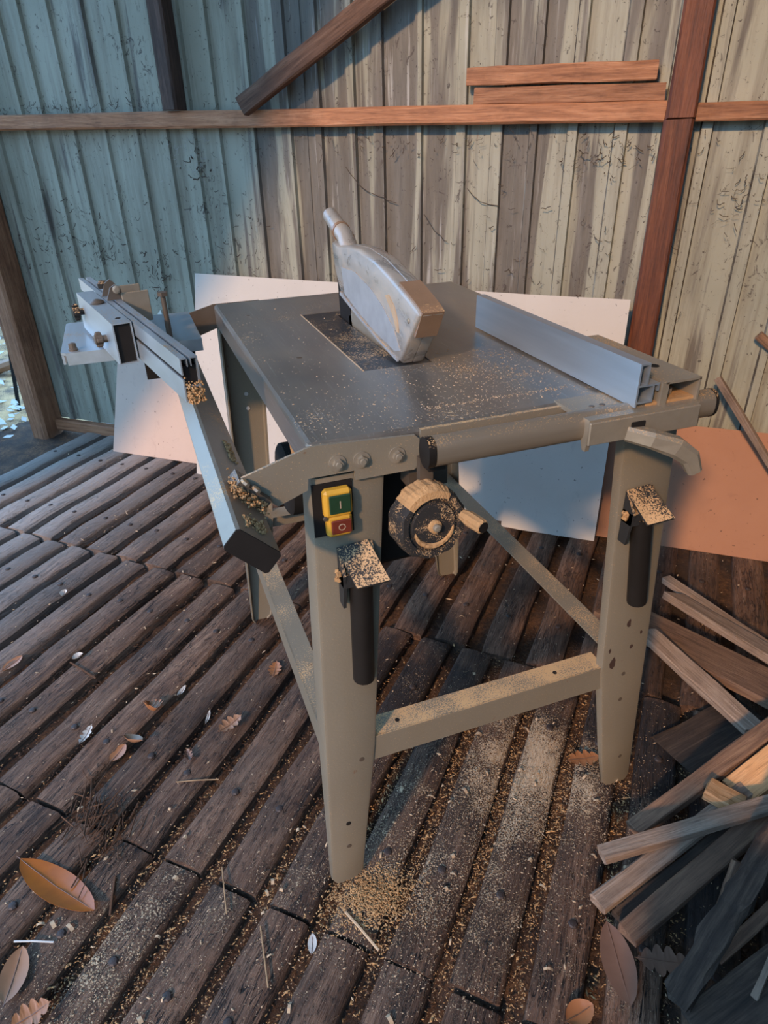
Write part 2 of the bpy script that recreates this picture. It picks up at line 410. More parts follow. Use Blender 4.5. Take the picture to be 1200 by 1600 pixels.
# ------------------------------------------------------------------ mesh helpers
class MB:
    def __init__(s): s.v = []; s.f = []
    def add(s, vs, fs):
        o = len(s.v); s.v += [Vector(x) for x in vs]; s.f += [[i + o for i in f] for f in fs]; return s
    def box(s, c, d, rot=None, bev=0):
        c = Vector(c); hx, hy, hz = d[0] / 2, d[1] / 2, d[2] / 2
        R = rot if rot is not None else Matrix.Identity(3)
        if bev:
            e = bev; vs = []
            # chamfered box: 24 verts
            idx = {}
            for ax in range(3):
                for sx in (-1, 1):
                    for sy in (-1, 1):
                        for sz in (-1, 1):
                            q = [sx * hx, sy * hy, sz * hz]; sg = (sx, sy, sz)
                            for j in range(3):
                                if j != ax: q[j] -= sg[j] * e
                            idx[(ax, sg)] = len(vs); vs.append(c + R @ Vector(q))
            fs = []
            for ax in range(3):
                a, b_ = [j for j in range(3) if j != ax]
                for sg in (-1, 1):
                    qd = []
                    for (p, q) in ((-1, -1), (1, -1), (1, 1), (-1, 1)):
                        t = [0, 0, 0]; t[ax] = sg; t[a] = p; t[b_] = q
                        qd.append(idx[(ax, tuple(t))])
                    fs.append(qd)
            for ax in range(3):      # edges parallel to ax, between faces of the other axes
                a, b_ = [j for j in range(3) if j != ax]
                for p in (-1, 1):
                    for q in (-1, 1):
                        t0 = [0, 0, 0]; t1 = [0, 0, 0]
                        t0[a] = t1[a] = p; t0[b_] = t1[b_] = q; t0[ax] = -1; t1[ax] = 1
                        fs.append([idx[(a, tuple(t0))], idx[(a, tuple(t1))], idx[(b_, tuple(t1))], idx[(b_, tuple(t0))]])
            for sx in (-1, 1):
                for sy in (-1, 1):
                    for sz in (-1, 1):
                        fs.append([idx[(ax, (sx, sy, sz))] for ax in range(3)])
            return s.add(vs, fs)
        vs = [c + R @ Vector((x * hx, y * hy, z * hz)) for z in (-1, 1) for y in (-1, 1) for x in (-1, 1)]
        return s.add(vs, [[0, 2, 3, 1], [4, 5, 7, 6], [0, 1, 5, 4], [2, 6, 7, 3], [0, 4, 6, 2], [1, 3, 7, 5]])
    def prism(s, pts, vec):
        """pts: 3-D polygon, extruded by vec"""
        n = len(pts); vec = Vector(vec); P = [Vector(p) for p in pts]
        vs = P + [p + vec for p in P]
        fs = [list(range(n))[::-1], list(range(n, 2 * n))] + [[i, (i + 1) % n, n + (i + 1) % n, n + i] for i in range(n)]
        return s.add(vs, fs)
    def loft(s, rings, cap=True):
        n = len(rings[0]); vs = [p for r in rings for p in r]; fs = []
        for k in range(len(rings) - 1):
            for i in range(n):
                j = (i + 1) % n
                fs.append([k * n + i, k * n + j, (k + 1) * n + j, (k + 1) * n + i])
        if cap: fs += [list(range(n))[::-1], [(len(rings) - 1) * n + i for i in range(n)]]
        return s.add(vs, fs)
    def tube(s, pts, r, n=10, r2=None, sq=1.0):
        P = [Vector(p) for p in pts]; rings = []
        for i, p in enumerate(P):
            d = (P[min(i + 1, len(P) - 1)] - P[max(i - 1, 0)]).normalized()
            a = d.cross(Vector((0, 0, 1)))
            if a.length < 1e-3: a = d.cross(Vector((1, 0, 0)))
            a.normalize(); b = a.cross(d)
            rr = r if r2 is None else r + (r2 - r) * i / (len(P) - 1)
            rings.append([p + a * rr * math.cos(2 * PI * k / n) + b * rr * sq * math.sin(2 * PI * k / n) for k in range(n)])
        return s.loft(rings)
    def lathe(s, o, ax, prof, n=24):
        """prof: (distance along ax, radius)"""
        o = Vector(o); ax = Vector(ax).normalized()
        a = ax.cross(Vector((0, 0, 1)))
        if a.length < 1e-3: a = Vector((1, 0, 0))
        a.normalize(); b = a.cross(ax)
        return s.loft([[o + ax * t + (a * math.cos(2 * PI * k / n) + b * math.sin(2 * PI * k / n)) * r for k in range(n)] for t, r in prof])
    def obj(s, name, m, parent=None, smooth=False, origin=None):
        me = bpy.data.meshes.new(name)
        vs = s.v
        if origin is not None: vs = [v - Vector(origin) for v in vs]
        me.from_pydata([tuple(v) for v in vs], [], s.f)
        bm = bmesh.new(); bm.from_mesh(me); bmesh.ops.recalc_face_normals(bm, faces=bm.faces); bm.to_mesh(me); bm.free()
        if m: me.materials.append(m)
        if smooth:
            for p in me.polygons: p.use_smooth = True
            me.set_sharp_from_angle(angle=math.radians(40))
        o = bpy.data.objects.new(name, me); COL.objects.link(o)
        if origin is not None: o.location = origin
        if parent is not None: o.parent = parent
        return o
def tag(o, label=None, cat=None, group=None, kind=None):
    if label: o['label'] = label
    if cat: o['category'] = cat
    if group: o['group'] = group
    if kind: o['kind'] = kind
    return o
def empty(name, loc=(0, 0, 0), rz=0):
    o = bpy.data.objects.new(name, None); COL.objects.link(o)
    o.location = loc; o.rotation_euler = (0, 0, rz); o.empty_display_size = .1
    return o
def place_frame(o, P0, P1, side, loc=None):
    pass

# a rough sawn piece between two points: local x runs along it
def timber(name, P0, P1, w, t, m, roll=0., parent=None, seg=5, rough=.0012, taper=0., upv=None, skew=0.):
    P0 = Vector(P0); P1 = Vector(P1); d = P1 - P0; L = d.length; x = d.normalized()
    u = Vector(upv) if upv is not None else Vector((0, 0, 1))
    y = u.cross(x).normalized(); z = x.cross(y)
    R = Matrix((x, y, z)).transposed()
    R = R @ Matrix.Rotation(roll, 3, 'X')
    rings = []
    e = min(w, t) * .12
    for i in range(seg + 1):
        f = i / seg; q = []
        k = 1 - taper * f
        for (a, b_) in ((-w / 2, -t / 2 + e), (-w / 2 + e, -t / 2), (w / 2 - e, -t / 2), (w / 2, -t / 2 + e), (w / 2, t / 2 - e), (w / 2 - e, t / 2), (-w / 2 + e, t / 2), (-w / 2, t / 2 - e)):
            q.append(Vector((f * L + (skew * a / w if i in (0, seg) else 0) + random.uniform(-1, 1) * rough * 2, a * k + random.uniform(-1, 1) * rough, b_ * k + random.uniform(-1, 1) * rough)))
        rings.append(q)
    o = MB().loft(rings).obj(name, m, parent)
    o.matrix_world = Matrix.Translation(P0) @ R.to_4x4()
    return o

# ------------------------------------------------------------------ setting: outside ground, walls, roof
def wbox(mb, s0, s1, o0, o1, z0, z1):
    pts = [wp(s0, o0, z0), wp(s1, o0, z0), wp(s1, o1, z0), wp(s0, o1, z0)]
    return mb.prism(pts, (0, 0, z1 - z0))
gm = MB()
ng = 60
vsg = []
for j in range(ng + 1):
    for i in range(ng + 1):
        s = -14 + 24 * i / ng; o_ = -8 + 20 * j / ng
        z = -.06 + .05 * mnoise.noise(Vector((s * 1.3, o_ * 1.3, 0)))
        if s < -2.3 or o_ > 1.9:
            z += .02 + max(0, min(1.6, (-s - 2.6) * .12)) + (max(0, min(1.4, (o_ - 2.6) * .12)) if o_ > 1.9 else 0)
        else: z = -.12
        if o_ < -2.6: z += (-2.6 - o_) * .50      # unseen bank added behind the viewer to cut frontal sky light
        vsg.append(wp(s, o_, z))
gm.add(vsg, [[j * (ng + 1) + i, j * (ng + 1) + i + 1, (j + 1) * (ng + 1) + i + 1, (j + 1) * (ng + 1) + i] for j in range(ng) for i in range(ng)])
tag(gm.obj('ground', M['ground'], smooth=True), kind='structure')

WALL_OFF = 1.60
RIBS = [-2.13, -2.02, -1.885, -1.785, -1.665, -1.53, -1.388, -1.27, -1.165, -1.06, -.932, -.802, -.69, -.578, -.488, -.360, -.227, -.120, -.014, .096, .226, .345, .445, .60, .72, .84, .96, 1.08, 1.2, 1.32, 1.44, 1.56, 1.68, 1.8, 1.92, 2.04]
wall = empty('wall_back', wp(0, WALL_OFF, 0), WROT)
tag(wall, kind='structure')
def cladding(s0, s1, lap):
    pts = [(s0, 0, 0)]
    for i_, r in enumerate(RIBS):
        if s0 + .014 < r < s1 - .014:
            w_ = .010 + .003 * ((i_ * 7) % 3); h = -.013
            pts += [(r - w_ - .004, 0, 1), (r - w_, h, 0), (r + w_, h, 1 if r > .3 else 0), (r + w_ + .004, 0, 0)]
    pts.append((s1, 0, 0))
    zs = [.035, .7, 1.2, 1.7, 2.55]
    vs = []; fs = []; n = len(pts); mi = []
    for z in zs:
        for (a, o_, g) in pts: vs.append((a, o_ - lap, z))
    nb = len(vs)
    vs += [(x, y + .0012, z) for x, y, z in vs[:nb]]
    for k_ in range(len(zs) - 1):
        for i in range(n - 1):
            a = k_ * n + i
            fs.append([a, a + 1, a + 1 + n, a + n]); mi.append(pts[i][2])
            fs.append([a + nb, a + n + nb, a + 1 + n + nb, a + 1 + nb]); mi.append(0)
        for i in (0, n - 1):
            a = k_ * n + i; fs.append([a, a + n, a + n + nb, a + nb]); mi.append(0)
    me = bpy.data.meshes.new('cladding_sheet'); me.from_pydata(vs, [], fs)
    me.materials.append(M['clad']); me.materials.append(M['rib_shade'])
    for p, m in zip(me.polygons, mi): p.material_index = m
    o = bpy.data.objects.new('cladding_sheet', me); COL.objects.link(o); o.parent = wall
    return o
seams = [-2.18, -1.47, -.745, .035, .79, 1.50, 2.2]
for i in range(len(seams) - 1):
    cladding(seams[i] - .012, seams[i + 1] + .012, .003 * (i % 2))
# unseen shed walls and roof that shape the light
m_ = MB(); wbox(m_, 2.2, 2.24, -1.6, 1.62, -.1, 2.9); tag(m_.obj('wall_right', M['roofm']), kind='structure')
# unseen gable wall behind the viewer, opening shaped to limit sun and sky
m_ = MB(); FO = -1.08
m_.prism([wp(a, FO, z) for a, z in ((-2.95, -.1), (-1.11, 2.73), (-.92, 3.02), (.62, 3.02), (.62, -.1), (2.24, -.1), (2.24, 3.35), (-4.6, 3.35), (-4.6, -.1))], -ND * .04)
tag(m_.obj('wall_front', M['roofm']), kind='structure')
m_ = MB(); m_.prism([wp(-2.3, 1.75, 2.5), wp(2.4, 1.75, 2.5), wp(2.4, -1.15, 3.36), wp(-2.3, -1.15, 3.36)], (0, 0, .03))
tag(m_.obj('ceiling', M['roofm']), kind='structure')
# framing
def beam_s(name, s0, s1, o0, o1, z0, z1, m, kind='structure', lean=0):
    """timber along the wall, or upright if z span is longest"""
    up = (z1 - z0) > (s1 - s0)
    if up:
        o = timber(name, wp((s0 + s1) / 2, (o0 + o1) / 2, z0), wp((s0 + s1) / 2 + lean, (o0 + o1) / 2, z1), s1 - s0, o1 - o0, m, seg=8, upv=tuple(-ND))
    else:
        o = timber(name, wp(s0, (o0 + o1) / 2, (z0 + z1) / 2), wp(s1, (o0 + o1) / 2, (z0 + z1) / 2 + lean), o1 - o0, z1 - z0, m, seg=10)
    if kind: o['kind'] = kind
    return o
beam_s('trim_1', -2.13, .335, 1.545, 1.59, 1.192, 1.241, M['stud'], lean=-.026)     # long girt
beam_s('trim_2', .408, 1.35, 1.550, 1.59, 1.166, 1.208, M['stud'])                    # girt right of the post
beam_s('trim_3', .334, .408, 1.530, 1.588, -.03, 1.172, M['studred'])                  # right post, lower length
beam_s('trim_4', .336, .410, 1.528, 1.588, 1.174, 2.5, M['studred'])                    # right post, upper length
beam_s('trim_5', -1.215, -1.160, 1.520, 1.588, 1.235, 2.6, M['studdark'])               # stub post on the girt
beam_s('trim_6', -2.175, -2.085, 1.48, 1.60, -.05, 2.6, M['stud'])                     # door post at the open side
beam_s('baseboard_back', -2.12, .33, 1.55, 1.59, -.01, .04, M['stud'])
b_ = timber('trim_7', wp(-.915, 1.52, 1.235), wp(-.30, 1.52, 1.560), .036, .055, M['brace'], upv=tuple(Vector((0, 0, 1))), seg=8)
b_['kind'] = 'structure'
# short boards standing on the girt
o = timber('board_offcut', wp(-.183, 1.565, 1.2405), wp(.325, 1.562, 1.2355), .02, .041, M['stud'], seg=6, rough=.0015)
tag(o, 'lower of two short orange boards resting on the wall girt, end against the right post', 'board')
o = timber('board_offcut', wp(-.207, 1.567, 1.289), wp(.298, 1.564, 1.284), .02, .044, M['stud'], seg=6, rough=.0015)
tag(o, 'upper of two short orange boards stacked on the wall girt', 'board')

# ------------------------------------------------------------------ floor
fm = MB(); nx = 150; ny = 110
vsf = []
for j in range(ny + 1):
    for i in range(nx + 1):
        a = -1.1 + 3.6 * i / nx; v = -1.7 + 4.2 * j / ny
        z = -.030 + .010 * mnoise.noise(Vector((a * 9, v * 9, 0))) + .008 * mnoise.noise(Vector((a * 40, v * 40, 3)))
        vsf.append(fl(a, v, z))
# keep only what lies inside the wall line
fm.add(vsf, [[j * (nx + 1) + i, j * (nx + 1) + i + 1, (j + 1) * (nx + 1) + i + 1, (j + 1) * (nx + 1) + i] for j in range(ny) for i in range(nx)
             if (vsf[j * (nx + 1) + i].dot(ND) < 1.62 and vsf[j * (nx + 1) + i].dot(SD) > -2.35)])
floor = fm.obj('floor', M['bed'], smooth=True)
tag(floor, kind='structure')
def plank_mesh(L, w=.082, seed=0):
    rnd = random.Random(seed); segs = 9
    rings = []
    ph = rnd.uniform(0, 6)
    for i in range(segs + 1):
        x = -L / 2 + L * i / segs
        wob = .0018 * math.sin(i * 1.3 + ph); h = .0015 * math.sin(i * 1.9 + ph * 2)
        end = i in (0, segs)
        q = []
        for (y, z) in ((-w / 2, -.03), (-w / 2, -.006), (-w / 2 + .007, -.0005), (0, .0012), (w / 2 - .007, -.0005), (w / 2, -.006), (w / 2, -.03)):
            ed = .0016 if abs(y) > w / 2 - .01 else .0006
            q.append(Vector((x + (rnd.uniform(-.003, .003) if end else 0), y + wob + rnd.uniform(-ed, ed), z + h - (.003 if end and z > -.02 else 0))))
        rings.append(q)
    mb = MB().loft(rings)
    me = bpy.data.meshes.new('plank')
    me.from_pydata([tuple(v) for v in mb.v], [], mb.f)
    bm = bmesh.new(); bm.from_mesh(me); bmesh.ops.recalc_face_normals(bm, faces=bm.faces); bm.to_mesh(me); bm.free()
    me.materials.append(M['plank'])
    for p in me.polygons: p.use_smooth = True
    me.set_sharp_from_angle(angle=math.radians(50))
    return me
PITCH_A = .1118
rowA = [.01 + PITCH_A * k for k in range(-14, 19)]            # gap centres, near and middle rows
PITCH_B = .1212
rowB = [1.06 + PITCH_B * k for k in range(-19, 9)]
pm_mid = [plank_mesh(.757, .081, s) for s in range(4)]
pm_low = [plank_mesh(.757, .081, 10 + s) for s in range(4)]
pm_far = [plank_mesh(.93, .083, 20 + s) for s in range(4)]
bm_ = MB()
bm_.lathe((0, 0, 0), (0, 0, 1), [(-.001, .0085), (.0015, .0082), (.0035, .006), (.0042, .002)], 8)
bolt_me = bm_.obj('bolt_head', M['darkdebris']).data
bpy.data.objects.remove(bpy.data.objects['bolt_head'])
M['rustbolt'] = m_plain('rusty_bolt', (.045, .03, .025), .6, .3)
bolt_me.materials[0] = M['rustbolt']
def visible(P, m=60):
    d = P - CAM; z = d.dot(FW)
    if z < .05: return False
    u = 600 + FPX * d.dot(RT) / z; v = 800 - FPX * d.dot(UP) / z
    return -m < u < 1200 + m and -m < v < 1600 + m
k_ = 0
for rows, a0, a1, meshes, L in ((rowA, -.85, -.09, pm_low, .757), (rowA, -.082, .676, pm_mid, .757), (rowB, .684, 1.62, pm_far, .93)):
    for i in range(len(rows) - 1):
        v = (rows[i] + rows[i + 1]) / 2
        if rows is rowA and v < -.75: v += 0
        ac = (a0 + a1) / 2
        if not any(visible(fl(a0 + (a1 - a0) * t, v + e), 200) for t in (0, .2, .4, .6, .8, 1) for e in (-.05, .05)): continue
        if rows is rowB:
            # trim the far row at the wall
            if fl(a0, v).dot(SD) < -2.25: continue
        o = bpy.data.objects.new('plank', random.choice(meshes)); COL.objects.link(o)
        k_ += 1
        o.location = fl(ac + random.uniform(-.003, .003), v + random.uniform(-.0025, .0025), random.uniform(-.002, .0015) + (-.0 if rows is rowA else -.001))
        o.rotation_euler = (random.uniform(-.012, .012), random.uniform(-.002, .002), TH + random.uniform(-.004, .004) + (PI if random.random() < .5 else 0))
        o.parent = floor
        if a1 > 1: bolts = (.85, 1.22)
        elif a0 < -.5: bolts = (-.265, -.68)
        else: bolts = (.085, .492)
        flip = abs(o.rotation_euler.z - TH) > 1
        for ba in bolts:
            lx = (ba - ac) * (-1 if flip else 1)
            bo = bpy.data.objects.new('bolt_head', bolt_me); COL.objects.link(bo)
            bo.location = (lx + random.uniform(-.006, .006), random.uniform(-.008, .008), .001)
            bo.parent = o
print('planks', k_)

# ------------------------------------------------------------------ boards leaning on the wall
def leaning(name, m, corners, th, label, cat):
    """corners: (s, off, z) anticlockwise seen from the room"""
    P = [wp(*c) for c in corners]
    n_ = (P[1] - P[0]).cross(P[3] - P[0]).normalized()
    if n_.dot(ND) < 0: n_ = -n_
    o = MB().prism(P, n_ * th).obj(name, m, origin=P[0])
    return tag(o, label, cat)
leaning('leaning_board', M['white'], [(-1.19, 1.335, 0), (.022, 1.335, 0), (.03, 1.52, .712), (-1.195, 1.535, .722)], .004, 'wide white-faced board leaning on the wall behind the saw table', 'board')
leaning('leaning_board', M['white'], [(.026, 1.297, 0), (.327, 1.300, 0), (.322, 1.50, .716), (.018, 1.50, .716)], .004, 'narrow white-faced board with a dark crack, left of the red-brown post', 'board')
leaning('leaning_board', M['pink'], [(-1.657, 1.413, 0), (-1.10, 1.415, 0), (-1.08, 1.53, .40), (-1.62, 1.53, .40)], .004, 'low pinkish-grey board leaning at the left behind the sliding arm', 'board')
leaning('leaning_board', M['hard'], [(.250, 1.335, 0), (1.25, 1.345, 0), (1.25, 1.54, .335), (.250, 1.53, .335)], .004, 'brown hardboard sheet leaning at the wall foot right of the saw', 'board')

# laths leaning against the wall, right
o = timber('lath', wp(.600, 1.50, .505), wp(1.02, 1.30, .0), .016, .02, M['greywood'], seg=6)
tag(o, 'thin weathered lath leaning across the brown hardboard sheet', 'lath')
o = timber('lath', wp(.690, 1.568, .62), wp(1.05, 1.562, .345), .02, .024, M['brownwood'], seg=6)
tag(o, 'short end of a brown lath at the right edge by the wall', 'lath')

# ------------------------------------------------------------------ THE SAW
saw = empty('table_saw', (0, 0, 0))
tag(saw, 'grey-green table saw dusted with sawdust standing on the slatted timber floor', 'table saw')
H = .85; TW = .56; TL = .795
# tabletop: folded sheet with a slot for the insert
def rounded_rect(x0, y0, x1, y1, r, n=4):
    pts = []
    for cx, cy, a0 in ((x1 - r, y0 + r, -90), (x1 - r, y1 - r, 0), (x0 + r, y1 - r, 90), (x0 + r, y0 + r, 180)):
        for i in range(n + 1):
            a = math.radians(a0 + 90 * i / n); pts.append((cx + r * math.cos(a), cy + r * math.sin(a)))
    return pts
IX0, IX1, IY0, IY1 = .148, .262, .233, .621
t = MB()
for (x0, y0, x1, y1) in ((.006, .006, IX0, TL - .006), (IX1, .006, TW - .006, TL - .006), (IX0, .006, IX1, IY0), (IX0, IY1, IX1, TL - .006)):
    t.prism([(x0, y0, H), (x1, y0, H), (x1, y1, H), (x0, y1, H)], (0, 0, -.003))
outer0 = rounded_rect(.006, .006, TW - .006, TL - .006, .008)
outer1 = rounded_rect(.0015, .0015, TW - .0015, TL - .0015, .01)
outer2 = rounded_rect(0, 0, TW, TL, .011)
n_o = len(outer0)
ringz = [[Vector((x, y, z)) for x, y in R_] for R_, z in ((outer0, H), (outer1, H - .0018), (outer2, H - .006), (outer2, H - .042))]
t.loft(ringz, cap=False)
t.obj('tabletop', M['table'], saw)
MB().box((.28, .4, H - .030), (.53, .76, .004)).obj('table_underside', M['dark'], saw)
ins = MB()
sl0, sl1 = .215, .228
for (x0, x1, y0, y1) in ((IX0 + .001, sl0, IY0 + .001, IY1 - .001), (sl1, IX1 - .001, IY0 + .001, IY1 - .001), (sl0, sl1, IY0 + .001, IY0 + .03), (sl0, sl1, IY1 - .03, IY1 - .001)):
    ins.prism([(x0, y0, H - .0012), (x1, y0, H - .0012), (x1, y1, H - .0012), (x0, y1, H - .0012)], (0, 0, -.003))
M['insert'] = m_plain('dark_worn_insert', (.035, .036, .038), .38, .3, .45)
io = ins.obj('table_insert', M['insert'], saw)
for (x, y) in ((.185, .56), (.165, .27)):
    MB().lathe((x, y, H - .002), (0, 0, 1), [(0, .006), (.0012, .0055), (.0014, .001)], 12).obj('countersunk_screw', M['brownmetal'], io)
MB().box((IX0 + .0, (IY0 + IY1) / 2, H + .0002), (.002, IY1 - IY0, .0012)).obj('insert_edge', M['palechips'], io)
# small holes with rusty screws in the tabletop
tt = bpy.data.objects['tabletop']
for (x, y, r) in ((.075, .34, .0055), (.05, .66, .005), (.46, .06, .005)):
    MB().lathe((x, y, H - .001), (0, 0, 1), [(0, r), (.0012, r * .9), (.0014, r * .3)], 12).obj('screw', M['brownmetal'], tt)
# blade and riving knife
bl = MB(); nt_ = 36; pts = []
for i in range(nt_ * 2):
    a = 2 * PI * i / (nt_ * 2); r = .148 if i % 2 else .140
    pts.append((.2205, .41 + r * math.cos(a), H - .075 + r * math.sin(a)))
bl.prism(pts, (.0022, 0, 0)); bl.obj('saw_blade', M['steel'], saw)
MB().prism([(.2205, .50, H - .05), (.2205, .585, H - .05), (.2205, .60, H + .10), (.2205, .57, H + .115), (.2205, .54, H + .08)], (.003, 0, 0)).obj('riving_knife', M['dark'], saw)
# blade guard: side profile swept across its width with softened edges
prof = [(.240, .852), (.166, .940), (.176, .947), (.213, .957), (.283, .974), (.351, .988), (.427, .9935), (.50, .990), (.545, .984), (.588, .985), (.578, .940), (.553, .906), (.542, .897), (.442, .877), (.342, .862)]
def shrink(pr, d):
    cy = sum(p[0] for p in pr) / len(pr); n_ = len(pr); out = []
    area = sum(pr[i][0] * pr[(i + 1) % n_][1] - pr[(i + 1) % n_][0] * pr[i][1] for i in range(n_))
    sg = 1 if area > 0 else -1
    for i in range(n_):
        a = Vector(pr[i - 1]); b = Vector(pr[i]); c = Vector(pr[(i + 1) % n_])
        e1 = (b - a).normalized(); e2 = (c - b).normalized()
        n1 = Vector((-e1.y, e1.x)) * sg; n2 = Vector((-e2.y, e2.x)) * sg
        nn = (n1 + n2)
        if nn.length < .3: nn = n1
        nn.normalize()
        out.append((b.x + nn.x * d, b.y + nn.y * d))
    return out
g = MB()
X0, X1 = .210, .252
rg = []
for x, d in ((X0, .006), (X0 + .002, .002), (X0 + .006, 0), (.2295, 0), (.2305, .0012), (.2315, 0), (X1 - .006, 0), (X1 - .002, .002), (X1, .006)):
    rg.append([Vector((x, y, z)) for y, z in shrink(prof, d)])
g.loft(rg)
go = g.obj('blade_guard', M['guard'], saw, smooth=True)
# recessed inner crescent panel on the left side, its raised rim, and the lower dusty lip
inn = [(.530, .950), (.447, .954), (.368, .941), (.308, .922), (.264, .900), (.238, .872), (.262, .866), (.342, .873), (.442, .889), (.515, .905)]
MB().prism([(X0 - .0012, y, z) for y, z in inn], (.004, 0, 0)).obj('guard_inner_panel', M['guard_inner'], go)
lip = [(.542, .904), (.442, .884), (.342, .868), (.25, .857), (.25, .8525), (.342, .8635), (.442, .879), (.545, .898)]
MB().prism([(X0 - .002, y, z) for y, z in lip], (.004, 0, 0)).obj('guard_lower_lip', M['guard_inner'], go)
sl = [(.300, .943), (.285, .947), (.262, .935), (.247, .915), (.244, .898), (.252, .898), (.262, .914), (.280, .930)]
MB().prism([(X0 - .0014, y, z) for y, z in sl], (.004, 0, 0)).obj('sawdust_filled_slot', M['palechips'], go)
# amber tape/end cover at the nose
nose = [(.164, .9435), (.178, .9500), (.214, .9605), (.252, .9705), (.252, .964), (.214, .953), (.182, .943), (.196, .905), (.190, .903)]
rg = []
for x in (X0 + .004, X1 - .004):
    rg.append([Vector((x, y, z)) for y, z in nose])
MB().loft(rg).obj('nose_cover', M['guard_amber'], go)
# dust nozzle
MB().tube([(.231, .535, .968), (.231, .565, .995), (.231, .612, 1.008), (.231, .66, 1.024)], .017, 14, .0145).obj('dust_nozzle', M['guard'], go, smooth=True)
MB().tube([(.231, .59, 1.001), (.231, .597, 1.003)], .0178, 14).obj('nozzle_collar', M['guard_amber'], go, smooth=True)
MB().lathe((.2095, .205, .925), (-1, 0, 0), [(0, .004), (.001, .0035), (.0015, .001)], 10).obj('guard_screw', M['steel'], go)

# legs: tapered pressed-steel angles. web in the XZ plane, flange going into the table
def leg(xo_t, xi_t, xo_b, xi_b, y, ydir, zt=.805, zmid=.32, xi_m=None, name='leg', flange=.045):
    def li(a, b, z): return b + (a - b) * z / zt
    t_ = .003; sgn = 1 if xi_t > xo_t else -1
    mb = MB()
    zs = [0.0, .012, .12, zmid, .55, zt]
    inner = []
    for z in zs:
        if z <= zmid: f = z / zmid; xi = xi_b + (xi_m - xi_b) * f
        else: f = (z - zmid) / (zt - zmid); xi = xi_m + (xi_t - xi_m) * f
        inner.append(xi)
    inner[0] = inner[1] - sgn * .012
    outer = [li(xo_t, xo_b, z) for z in zs]
    outer[0] += sgn * .006
    rings = []
    for xo, xi, z in zip(outer, inner, zs):
        fl_ = flange * (.35 + .65 * min(1, z / .35)); r = .006
        y0 = y; yd = ydir
        lipd = .018 * min(1, z / .2 + .2)
        pts = [(xo, y0 + yd * fl_), (xo, y0 + yd * r), (xo + sgn * r * .3, y0 + yd * r * .3), (xo + sgn * r, y0), (xi - sgn * r, y0), (xi - sgn * r * .3, y0 + yd * r * .3), (xi, y0 + yd * r), (xi, y0 + yd * lipd)]
        inn_ = [(px + sgn * t_ if i < 3 else (px if i in (3, 4) else px - sgn * t_), py + (yd * t_ if i in (2, 3, 4, 5) else 0)) for i, (px, py) in enumerate(pts)]
        rings.append([Vector((a, b, z)) for a, b in pts + inn_[::-1]])
    mb.loft(rings)
    return mb.obj(name, M['paint'], saw, smooth=True)
LFL = leg(0.0, .096, -.021, .037, 0.0, 1, xi_m=.070)
LFR = leg(.546, .452, .612, .547, 0.0, 1, xi_m=.492)
LBL = leg(0.0, .094, -.019, .038, TL, -1, xi_m=.070)
LBR = leg(.546, .452, .600, .540, TL, -1, xi_m=.492)
def dot(o, x, y, z, r, ax, m=None, name='bolt_hole'):
    MB().lathe((x, y, z), ax, [(-.0005, r), (.0006, r), (.0008, r * .5)], 12).obj(name, m or M['dark'], o)
for (z, x, m_) in ((.155, .016, None), (.095, .014, M['brownmetal']), (.30, .045, M['brownmetal'])):
    dot(LFL, x, 0, z, .0045, (0, -1, 0), m_)
for (z, x) in ((.08, .575), (.245, .545), (.31, .540)):
    dot(LFR, x, 0, z, .0042, (0, -1, 0), M['brownmetal'])
for z in (.61, .645):
    MB().lathe((.045, TL - .004, z), (0, -1, 0), [(0, .005), (.001, .0045)], 12).obj('bolt_hole', M['white'], LBL)
M['rustflake'] = m_plain('bare_rust_chip', (.045, .02, .012), .9)
for (x, z, w_) in ((.530, .428, .007), (.512, .345, .011), (.545, .372, .005), (.50, .375, .004), (.56, .40, .004)):
    pts = [(x + w_ * random.uniform(.3, .8) * math.cos(a), -.0006, z + w_ * random.uniform(.6, 1.5) * math.sin(a)) for a in [i * PI / 4 for i in range(8)]]
    MB().prism(pts, (0, .0006, 0)).obj('paint_chip', M['rustflake'], LFR)

# stretchers (L-angles)
def angle_x(name, x0, x1, y, z0, z1, wid, ydir, m):
    mb = MB()
    mb.box(((x0 + x1) / 2, y, (z0 + z1) / 2), (x1 - x0, .003, z1 - z0))
    mb.box(((x0 + x1) / 2, y + ydir * wid / 2, z1 - .0015), (x1 - x0, wid, .003))
    return mb.obj(name, m, saw)
s1_ = angle_x('front_stretcher', .060, .500, .006, .285, .336, .040, 1, M['paint_dusty'])
for x in (.115, .41):
    MB().lathe((x, .024, .336), (0, 0, 1), [(0, .004), (.0006, .0038)], 10).obj('bolt_hole', M['dark'], s1_)
angle_x('rear_stretcher', .060, .500, TL - .006, .285, .336, .040, -1, M['paint'])
mb = MB(); mb.box((-.006, .41, .31), (.003, .76, .052)); mb.box((.012, .41, .3345), (.036, .76, .003)); mb.obj('left_stretcher', M['paint'], saw)
sr = MB().box((.556, .41, .325), (.003, .74, .046)).box((.536, .41, .3465), (.038, .74, .003)).obj('right_stretcher', M['paint'], saw)

